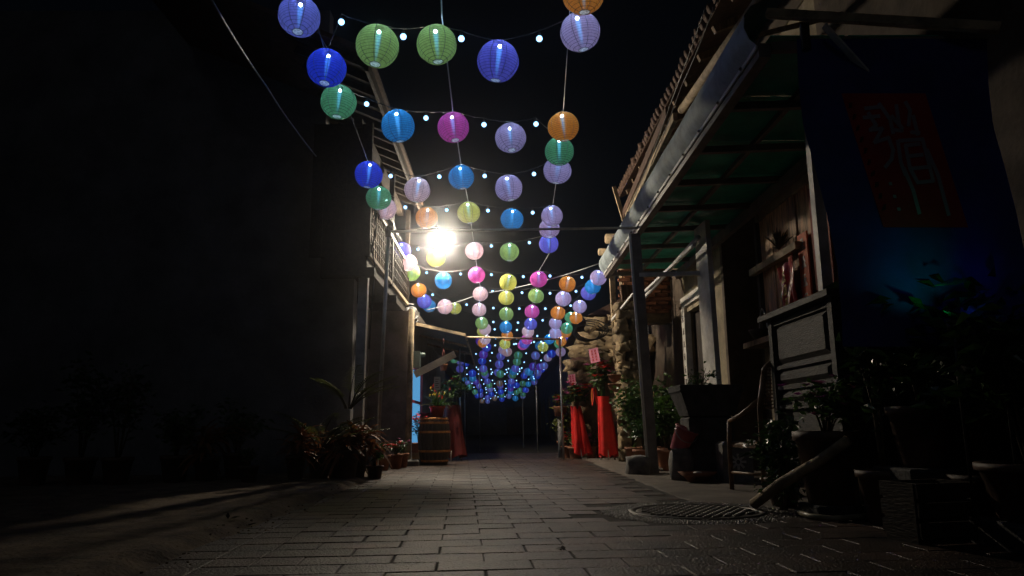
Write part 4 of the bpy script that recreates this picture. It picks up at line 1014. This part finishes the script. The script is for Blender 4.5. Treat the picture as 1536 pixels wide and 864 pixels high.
tag(rock(None, 'kerb_stone', (1.62, 8.95, .09), .26, .24, .23, GREYST, 21), 'brown stone planter block at the foot of the awning post', 'stone')

# plants along the right side
RP = [(1.95, 10.9, .95, .34, 520, LEAF, 'leafy green bush beside the stone pillar'), (2.25, 10.2, .9, .3, 460, LEAF, 'leafy bush in a pot behind the awning post'), (2.15, 9.5, .62, .3, 380, LEAF, 'lower bush in a clay pot between post and basin'),
      (1.86, 9.75, .4, .2, 200, LEAFD, 'short bush in a clay pot by the post foot'), (2.35, 10.9, .5, .25, 240, LEAF, 'short bush in a clay pot against the brown house wall')]
for x, y, h, r, n, m_, l_ in RP:
    t = plant(l_, x, y, None, 'bushes in clay pots by the awning post'); pot(t, .15, .26, TERRA); shrub(t, .25, h, r, n, m_, .1, stems=11)
FP = [(1.2, 13.6, FRED, .12, 'red geranium in a clay pot left of the short red stand'), (1.32, 13.4, None, .13, 'bare clay pot with sprouts beside the red geranium'), (1.62, 13.5, FPINK, .11, 'pink flower in a clay pot between the red stands'), (1.8, 13.5, None, .11, 'small green sprig in a clay pot between the red stands')]
for x, y, fm, r, l_ in FP:
    t = plant(l_, x, y, None, 'clay pots by the red stands'); pot(t, r, .22, TERRA); shrub(t, .2, .25, .13, 110, LEAF, .06, [(fm, 14)] if fm else None, fs=.05)
t = plant('pale yellow green bush in a pot against the slim pole', 1.2, 14.0, None, None); pot(t, .16, .3, TERRA); shrub(t, .3, .6, .3, 420, PALM, .09, stems=12)
t = plant('round clump of red flowers beside the pale bush', 1.1, 13.9, .75, None); b = MB(); b.lathe([(.1, 0), (.14, .16), (.15, .18), (.12, .18)], n=16); b.build('pot', TERRA, t); shrub(t, .17, .22, .14, 120, LEAF, .06, [(FRED, 9)], fs=.06)
b = MB(); b.tube([(0, 0, 0), (0, 0, .76)], .05, 10); tag(b.build('plant_pedestal', GREYST, loc=(1.1, 13.9, 0)), 'slim grey pedestal under the red flower clump', 'pedestal')

# red draped congratulation stands
def bouquet(label, x, y, z, r, h, sets):
    t = plant(label, x, y, z, 'bouquets on the red stands', name='bouquet'); shrub(t, 0.0, h, r, 360, LEAF, .10, sets, fs=.085, stems=14); return t
def card(x, y, z, w, h, label, tilt):
    t = thing('greeting_card', label, 'card', (x, y, z), math.radians(-12), 'pink cards on the red stands'); t.rotation_euler = (0, math.radians(tilt), math.radians(-30))
    b = MB(); b.tube([(0, .01, -.35), (0, .01, h * .6)], .006, 5); b.build('stick', STEM, t)
    b = MB(); b.box((-w / 2, -.006, 0), (w / 2, .002, h)); b.build('board', PINKC, t)
    b = MB()
    for c_ in (-.2, .2):
        for k in range(4): glyph(b, (w * c_ * .9, -.006, h * (.82 - .21 * k)), (1, 0, 0), (0, 0, 1), h * .15, .008, 20 + k + int(c_ * 10), .0015)
    b.build('characters', FRED, t)
draped_stand('flower_stand', 'tall stand draped in bright red cloth with white feet', 1.74, 12.6, 1.06, .10, .15, REDC, .05, grp='red draped flower stands')
bouquet('tall dark bouquet with red and white flowers on the taller red stand', 1.67, 12.6, 1.04, .22, .62, [(FRED, 16), (FWHT, 7), (FPINK, 6)])
card(1.60, 12.38, 1.62, .17, .24, 'larger pink card with red characters above the taller red stand', -9)
draped_stand('flower_stand', 'shorter stand draped in red cloth set back by the slim pole', 1.34, 13.35, .92, .09, .155, REDC, .08, grp='red draped flower stands')
bouquet('wide bouquet of yellow and pink flowers on the shorter red stand', 1.36, 13.3, .88, .34, .42, [(FYEL, 16), (FPINK, 12), (FRED, 8), (FWHT, 4)])
card(1.27, 13.05, 1.28, .13, .19, 'smaller pink card with red characters above the shorter red stand', -6)
t = plant('upright grass tuft rising behind the taller bouquet', 1.74, 12.72, 1.05, None)
b = MB()
for k in range(26): b.strap((rv(-.05, .05), rv(-.04, .04), 0), (rv(-.12, .12), rv(-.1, .1), 1), rv(.5, .88), .015, 0.0, 3)
b.build('blades', LEAF, t)
ri = thing('red_ribbon', 'red ribbon with a gold edge hanging beside the taller red stand', 'ribbon', (1.56, 12.6, .78))
b = MB()
for k in range(2): b.strap((k * .05, 0, .42), (.1 * (k - .5), -.1, -1), .3, .05, .02, 6)
b.build('tails', REDC, ri); b = MB(); b.bar((-.02, -.02, .15), (-.01, -.01, .4), .012, .006); b.build('gold_edge', FYEL, ri)

# ruined stone wall behind the stands
rw = thing('ruined_stone_wall', 'crumbling wall of tumbled ochre boulders and earth behind the red stands', 'wall', (2, 14.3, 0))
core = sheet(1.4, 3.2, 0, 1.0, 50, 60, lambda x, y: 0)
def ctop(x): return 1.75 + .35 * min(1, max(0, (x - 1.45) / .25)) + .12 * noise.noise((x * 3, 1, 1))
core.v = [(x + .05 * noise.noise((u * 6, x, 2)), 14.2 - .16 * noise.noise((x * 2, u * 3, 4)) - .09 * noise.noise((x * 6, u * 11, 1)) - .05 * noise.noise((x * 15, u * 25, 1)) + .2 * u, u * ctop(x)) for x, u, _ in core.v]
P(core, 'earth_face', MUD, rw)
BOUL = [(1.5, 1.72, .42, .2), (1.85, 1.85, .5, .26), (2.3, 1.9, .5, .3), (1.62, 1.98, .46, .2), (2.02, 2.12, .5, .24), (1.72, 2.22, .4, .2), (2.1, 2.36, .46, .22), (1.9, 2.52, .36, .2), (2.4, 2.25, .5, .3), (2.3, 2.55, .4, .25), (2.75, 2.1, .5, .3), (1.45, 1.5, .3, .18), (1.5, .16, .42, .3), (2.0, .18, .5, .34), (2.5, .2, .5, .36), (1.48, .46, .3, .24), (2.85, .6, .4, .4), (1.42, .82, .24, .22), (2.2, .5, .4, .22), (1.46, 1.18, .28, .22), (1.66, 1.46, .3, .2)]
for i, (x, z, w_, h_) in enumerate(BOUL):
    o = rock(None, 'boulder', (x, 14.02 + .06 * z + rv(-.04, .04), z), w_ * 1.08, .42, h_ * 1.12, STONE, 40 + i, 3, .42, rv(-.3, .3), .2)
    o.parent = rw; o.matrix_parent_inverse = rw.matrix_basis.inverted()
b = MB(); b.bar(aY(856, 539, 13.7), aY(900, 537, 13.5), .05, .05); P(b, 'projecting_lintel', LOG, rw)
pl = thing('stone_pillar', 'rough stacked stone pillar at the corner beyond the awning post', 'pillar', (2.1, 12.15, 0))
zz = 0; k = 0
while zz < 2.5:
    h_ = rv(.13, .22); sp_ = rv(-.08, .08)
    for x0_, x1_ in ((-.18, sp_), (sp_, .18)):
        rock(pl, 'stone', ((x0_ + x1_) / 2, rv(-.03, .03), zz + h_ / 2), (x1_ - x0_) * 1.02, .4, h_ * 1.08, STONE, 90 + k, 3, .34, rv(-.3, .3), .12); k += 1
    zz += h_
# brick and timber corner of the next house above the pillar
nh = thing('timber_corner_house', 'neighbouring house corner with brick infill, timber post and log ends', 'house', (2.4, 12.5, 0))
b = MB(); b.box((2.12, 12.5, 2.3), (3.2, 12.8, 3.9)); P(b, 'wall', MUD, nh)
BRK = mat('red_brick', (.3, .12, .06), .85, .3, 8, .3, rand=.3)
bb = MB(); bb.box((-.1, -.03, -.03), (.1, .03, .03), .006); meb = bb.mesh('brick'); meb.materials.append(BRK)
for r_ in range(18):
    for c_ in range(4):
        o = link('brick', meb, nh); o.matrix_parent_inverse = nh.matrix_basis.inverted(); o.location = (2.15 + c_ * .215 + (.1 if r_ % 2 else 0) + rv(-.008, .008), 12.475 + rv(-.01, .01), 2.5 + r_ * .07); o.rotation_euler = (0, 0, rv(-.03, .03))
b = MB(); b.bar((2.0, 12.42, .0), (1.92, 12.35, 3.3), .09, .1); P(b, 'corner_post', LOG, nh)
for (x, y, l_) in ((909, 358, .55), (898, 378, .7)):
    p = aY(x, y, 12.3); b = MB(); b.tube([p, p + Vector((l_, .1, .02))], .085 if y < 370 else .06, 10); P(b, 'log_end', LOG, nh)
p = aY(922, 375, 12.25); b = MB(); b.bar(p, p + Vector((.5, 0, .25)), .07, .16); P(b, 'capital_block', LOG, nh)
b = MB(); b.bar(aY(918, 480, 12.2), aY(950, 440, 11.6), .03, .03); P(b, 'prop_pipe', PVC, nh)
for k in range(5): b = MB(); q = aY(932 + k * 4, 458, 12.2); b.tube([q + Vector((0, 0, .35)), q + Vector((0.05, 0, -.12 - .04 * k))], .024, 8); P(b, 'tile_strip', TILE, nh)
# cable coil hung on the wall
cc = thing('cable_coil', 'coil of black cable hanging on the stone wall above the stands', 'cable coil', aY(885, 500, 12.9))
for k in range(4):
    b = MB(); r_ = .19 + .015 * k; cx_ = -.06 + .03 * k; b.tube([(cx_ + r_ * math.cos(2 * PI * i / 24) * 1.2, -.02 * k, .02 * k + r_ * .75 * math.sin(2 * PI * i / 24)) for i in range(25)], .011, 6, False); b.build('loop', CABLE, cc)
b = MB(); b.bar((-.02, 0, -.02), (.16, -.03, .2), .05, .04); b.build('clamp', LOG, cc)
b = MB()
for k in range(7): b.tube([(.1, 0, .05), (.35 + .05 * k, 0, .1 + .12 * math.sin(k * 2)), (.6, .02, .02 * k - .05)], .008, 5)
b.build('loose_ends', CABLE, cc)
# two wall pots on the pillar
for (x, y, l_) in ((922, 568, 'upper clay wall pot fixed to the stone pillar'), (922, 582, 'lower clay wall pot fixed to the stone pillar')):
    t = thing('wall_pot', l_, 'pot', aY(x, y, 11.82), 0, 'wall pots on the stone pillar')
    b = MB(); b.lathe([(.03, -.06), (.09, -.01), (.105, .05), (.115, .05), (.115, .065), (.1, .065), (.0005, .05)], n=18, close=False); b.build('pot', TERRA, t)
    shrub(t, .05, .09, .08, 40, LEAFD, .035, [(FPINK, 3)], fs=.03)

# ================================================================ NEAR RIGHT: pots, beam, hose, banner
t = plant('big dark clay planter of pink flowering bougainvillea before the cabinet', 2.12, 4.85, .06, None); pot(t, .2, .46, DPOT); shrub(t, .44, .34, .28, 420, LEAF, .065, [(FPUR, 14), (FPINK, 6)], fs=.045, stems=14)
b = MB(); b.box((-.16, -.16, -.02), (.16, .16, .062), .01); tag(b.build('planter_block', DSTONE, loc=(2.12, 4.85, 0)), 'low stone block under the bougainvillea planter', 'stone')
t = plant('trailing glossy bush growing beside the rattan chair', 1.98, 5.3, None, None); pot(t, .12, .2, DPOT); shrub(t, .1, .5, .27, 420, LEAFD, .085, stems=14)
t = plant('low glossy weeds under the leaning beam', 1.9, 5.1, 0.0, None); shrub(t, .0, .25, .2, 160, LEAFD, .05)
b = MB(); p0 = Vector((1.70, 5.12, .035)); p1 = aY(1272, 660, 4.55); b.tube([p0, p0.lerp(p1, .3) + Vector((0, 0, .012)), p0.lerp(p1, .7) + Vector((0, 0, -.008)), p1], [.036, .038, .034, .032], 9)
tag(b.build('leaning_beam', LOG), 'rough timber beam leaning from the ground against the planters', 'beam')
hs = [aZ(1196, 768, .02), aZ(1215, 774, .02), aZ(1250, 778, .02), aZ(1300, 774, .02), aZ(1350, 762, .02), aZ(1400, 752, .02), aZ(1480, 742, .02)]
b = MB(); b.tube(hs, .016, 8); tag(b.build('garden_hose', mat('hose', (.3, .27, .18), .35, .15, 5, 0)), 'pale garden hose curving over the ground near the beam', 'hose')
BIG = [(2.38, 4.2, .17, .34, .32, 'dark leaved plant in a tall dark pot on the block before the banner'), (2.55, 3.9, .2, .3, .0, 'broad leaved plant in a dark pot under the banner'), (2.75, 4.4, .2, .32, .3, 'tall dark bush in a pot behind the banner foot'), (2.45, 3.45, .22, .26, .12, 'round leaved plant in a wide pot beside the crate')]
for i, (x, y, r, h, z, l_) in enumerate(BIG):
    t = plant(l_, x, y, z, 'dark potted plants under the banner'); pot(t, r, h, DPOT)
    shrub(t, h * .95, .62 if i == 0 else .95 - z, .36, 330 if i == 0 else 520, LEAFD, .13, stems=12)
    if z:
        b = MB(); b.box((-.2, -.2, -.02), (.2, .2, z + .002), .012); tag(b.build('pot_block', DSTONE, loc=(x, y, 0)), 'stone block carrying the ' + l_.split(' in ')[0], 'stone')
t = plant('climbing leafy plant reaching up the edge of the banner', 2.22, 4.35, .0, None); pot(t, .15, .3, DPOT); shrub(t, .3, 1.15, .16, 120, LEAFD, .13, stems=5)
cr = thing('slatted_crate', 'small dark wooden slatted crate on the ground under the banner', 'crate', (2.12, 3.75, 0), .2)
for z in (.03, .12, .21):
    for s_ in (-1, 1):
        b = MB(); b.box((-.17, s_ * .12 - .01, z), (.17, s_ * .12 + .01, z + .07)); b.build('slat', DWOOD, cr)
for sx in (-1, 1):
    b = MB(); b.box((sx * .16 - .012, -.108, 0), (sx * .16 + .012, .108, .28)); b.build('end_panel', DWOOD, cr)

YB = lambda x, y: 4.15 - (x - 1195) * .0017 + .03 * math.sin((x - 1195) * .028 + (y - 60) * .004) + .00018 * (y - 60)
bn = thing('cloth_banner', 'hanging dark blue cloth banner with a red panel of white seal script', 'banner', aY(1350, 520, 3.9))
LE = [(60, 1195), (130, 1198), (190, 1205), (250, 1222), (320, 1240), (400, 1256), (470, 1262), (520, 1264)]
def ledge(y):
    for (a, p), (c, q) in zip(LE, LE[1:]):
        if y <= c: return p + (q - p) * (y - a) / (c - a)
    return LE[-1][1]
def cloth(xa, xb, ya, yb, nx, ny, off):
    b = MB(); vs = []; fs = []
    for j in range(ny + 1):
        y = ya + (yb - ya) * j / ny
        for i in range(nx + 1):
            x = xa(y) + (xb(y) - xa(y)) * i / nx; vs.append(aY(x, y, YB(x, y) - off))
    for j in range(ny):
        for i in range(nx): k = j * (nx + 1) + i; fs.append((k, k + 1, k + nx + 2, k + nx + 1))
    return b.add(vs, fs, True)
NAVY = mat('navy_cloth', (.036, .044, .23), .8, .15, 4, .15, 200)
P(cloth(ledge, lambda y: ledge(y) + 285, 58, 520, 30, 40, 0), 'cloth', NAVY, bn)
P(cloth(lambda y: 1262 + (y - 140) * .315, lambda y: 1388 + (y - 140) * .32, 140, 341, 16, 20, .005), 'red_panel', mat('banner_red', (.44, .02, .016), .75, .12, 5, .1), bn)
ST = [[(255, 135), (300, 130)], [(250, 165), (300, 160)], [(265, 150), (290, 190), (270, 205), (310, 200), (285, 245), (330, 230), (345, 270), (340, 300), (320, 325)],
      [(300, 120), (335, 170), (345, 215)], [(355, 125), (365, 190)], [(340, 160), (375, 200)], [(385, 115), (400, 140), (395, 190)], [(410, 160), (425, 220)], [(350, 205), (430, 215)],
      [(360, 240), (370, 310), (385, 350)], [(365, 240), (440, 235)], [(385, 255), (400, 330), (425, 375)], [(385, 255), (430, 250)], [(395, 290), (440, 285)], [(405, 330), (455, 325)], [(425, 375), (475, 370)], [(440, 235), (455, 290), (475, 370)],
      [(380, 330), (410, 400), (430, 475)], [(455, 270), (490, 350), (525, 480)]]
b = MB()
for s_ in ST:
    pts = [(1180 + x / 2.16, 100 + y / 2.16) for x, y in s_]
    for (x0, y0), (x1, y1) in zip(pts, pts[1:]):
        L_ = math.hypot(x1 - x0, y1 - y0); nx_, ny_ = -(y1 - y0) / L_ * 2.9, (x1 - x0) / L_ * 2.9; ex, ey = (x1 - x0) / L_ * 1.5, (y1 - y0) / L_ * 1.5
        q = [(x0 - ex + nx_, y0 - ey + ny_), (x1 + ex + nx_, y1 + ey + ny_), (x1 + ex - nx_, y1 + ey - ny_), (x0 - ex - nx_, y0 - ey - ny_)]
        b.add([aY(x, y, YB(x, y) - .0085) for x, y in q], [(0, 1, 2, 3)])
for k in range(9):
    x, y = 1281 + k * 6.3, 165 + k * 19
    if k in (6, 7, 8): 
        q = [(x + 14, y - 6), (x + 19, y - 6), (x + 20, y - 1), (x + 15, y - 1)]; b.add([aY(u, v, YB(u, v) - .0085) for u, v in q], [(0, 1, 2, 3)])
P(b, 'seal_characters', mat('banner_white', (.33, .27, .3), .8, .1, 5, 0), bn)
b = MB()
for k in range(10): x, y = 1276 + k * 5.6, 158 + k * 17; glyph(b, aY(x, y, YB(x, y) - .008), RT, -(-UP), .03, .004, 300 + k, .001)
P(b, 'small_characters', INK, bn, 'stuff')
b = MB(); b.bar(aY(1150, 20, 4.2), aY(1500, 42, 3.6), .05, .05); P(b, 'hanging_pole', LOG, bn)
b = MB(); b.bar(aY(1236, 38, 4.02), aY(1303, 112, 4.0), .012, .06, FW); P(b, 'clip_slat', WHITE, bn)
b = MB(); b.box(tuple(aY(1203, 62, 4.13) + Vector((-.0, -.01, -.05))), tuple(aY(1203, 62, 4.13) + Vector((.05, .02, .12)))); P(b, 'hook', DARKM, bn)

# small coloured garden spotlights throwing light up the banner
for i, (x, y, Y, col_, e_, l_) in enumerate(((1430, 480, 3.55, (.0, 1, .45), 1.1, 'small green garden spotlight pointing up at the banner'), (1500, 486, 3.42, (.02, .05, 1.0), .5, 'small blue garden spotlight pointing up at the banner'))):
    p = aY(x, y, Y)
    t = thing('garden_spotlight', l_, 'spotlight', p, 0, 'garden spotlights under the banner')
    b = MB(); b.lathe([(.02, -.07), (.03, -.05), (.034, 0), (.03, 0), (.027, -.02)], n=14); b.build('housing', DARKM, t)
    b = MB(); b.lathe([(.026, -.006), (.0005, -.004)], n=14, close=False); b.build('lens', emat('spot_lens_%d' % i, col_, 2.5, False), t)
    b = MB(); b.tube([(0, 0, -.07), (.02, .05, -.3), (.02, .05, -p.z + .01)], .008, 6); b.build('spike', DARKM, t)
    ld = bpy.data.lights.new('spot_beam', 'SPOT'); ld.energy = e_ ; ld.color = col_; ld.spot_size = math.radians(70); ld.spot_blend = 1.0; ld.shadow_soft_size = .02
    lo = bpy.data.objects.new('spot_beam', ld); COL.objects.link(lo); lo.parent = t; lo.location = (0, 0, .01)
    lo.rotation_euler = Vector((0, -1.1, -1)).to_track_quat('Z', 'Y').to_euler()

# ================================================================ FAR END OF THE LANE
def far_house(label, x0, x1, y0, y1, h, side):
    t = thing('far_house', label, 'house', ((x0 + x1) / 2, (y0 + y1) / 2, 0))
    b = MB(); b.box((x0, y0, -.05), (x1, y1, h)); P(b, 'wall', PLAST, t)
    e = .35; b = MB(); xm = (x0 + x1) / 2
    b.add([(x0 - e, y0 - e, h), (x1 + e, y0 - e, h), (x1 + e, y1 + e, h), (x0 - e, y1 + e, h), (xm, y0 - e, h + 1.6), (xm, y1 + e, h + 1.6)], [(0, 1, 4), (1, 2, 5, 4), (2, 3, 5), (3, 0, 4, 5), (3, 2, 1, 0)]); P(b, 'roof', TILE, t)
    xs_ = x1 if side > 0 else x0; n = max(1, int((y1 - y0) / 4))
    if side:
        for k in range(n):
            yy_ = y0 + (k + .5) * (y1 - y0) / n
            b = MB(); b.box((xs_ - .03, yy_ - .5, 0), (xs_ + .03, yy_ + .5, 2.0)); P(b, 'door', WOOD, t)
            b = MB(); b.box((xs_ - .03, yy_ + .9, 1.0), (xs_ + .03, yy_ + 1.6, 1.9)); P(b, 'window', DARKM, t)
    else:
        b = MB(); b.box((xm - .6, y0 - .03, 0), (xm + .6, y0 + .03, 2.0)); P(b, 'door', WOOD, t)
far_house('unlit long house lining the lane past the awning shop', -7, -2.1, 20.5, 46, 2.6, 1)
far_house('unlit long house lining the lane past the ruined wall', 2.3, 8, 16.5, 46, 3.0, -1)
far_house('dark house closing the far end of the lane', -6, 8, 56, 62, 3.2, 0)

# ================================================================ NIGHT AIR (thin mist, its scatter shaped to imitate lens bloom round the lamp)
hz = MB(); hz.box((-50, -10, -1.0), (50, 90, 9.0))
hm = bpy.data.materials.new('bloom_haze'); hm.use_nodes = True; hn = hm.node_tree; hn.nodes.remove(hn.nodes['Principled BSDF'])
hv = hn.nodes.new('ShaderNodeVolumePrincipled'); hv.inputs['Color'].default_value = (.9, .92, 1, 1); hv.inputs['Density'].default_value = 0.0036; hv.inputs['Anisotropy'].default_value = 0.972
hn.links.new(hv.outputs[0], hn.nodes['Material Output'].inputs['Volume'])
hz.build('bloom_haze', hm, kind='stuff')
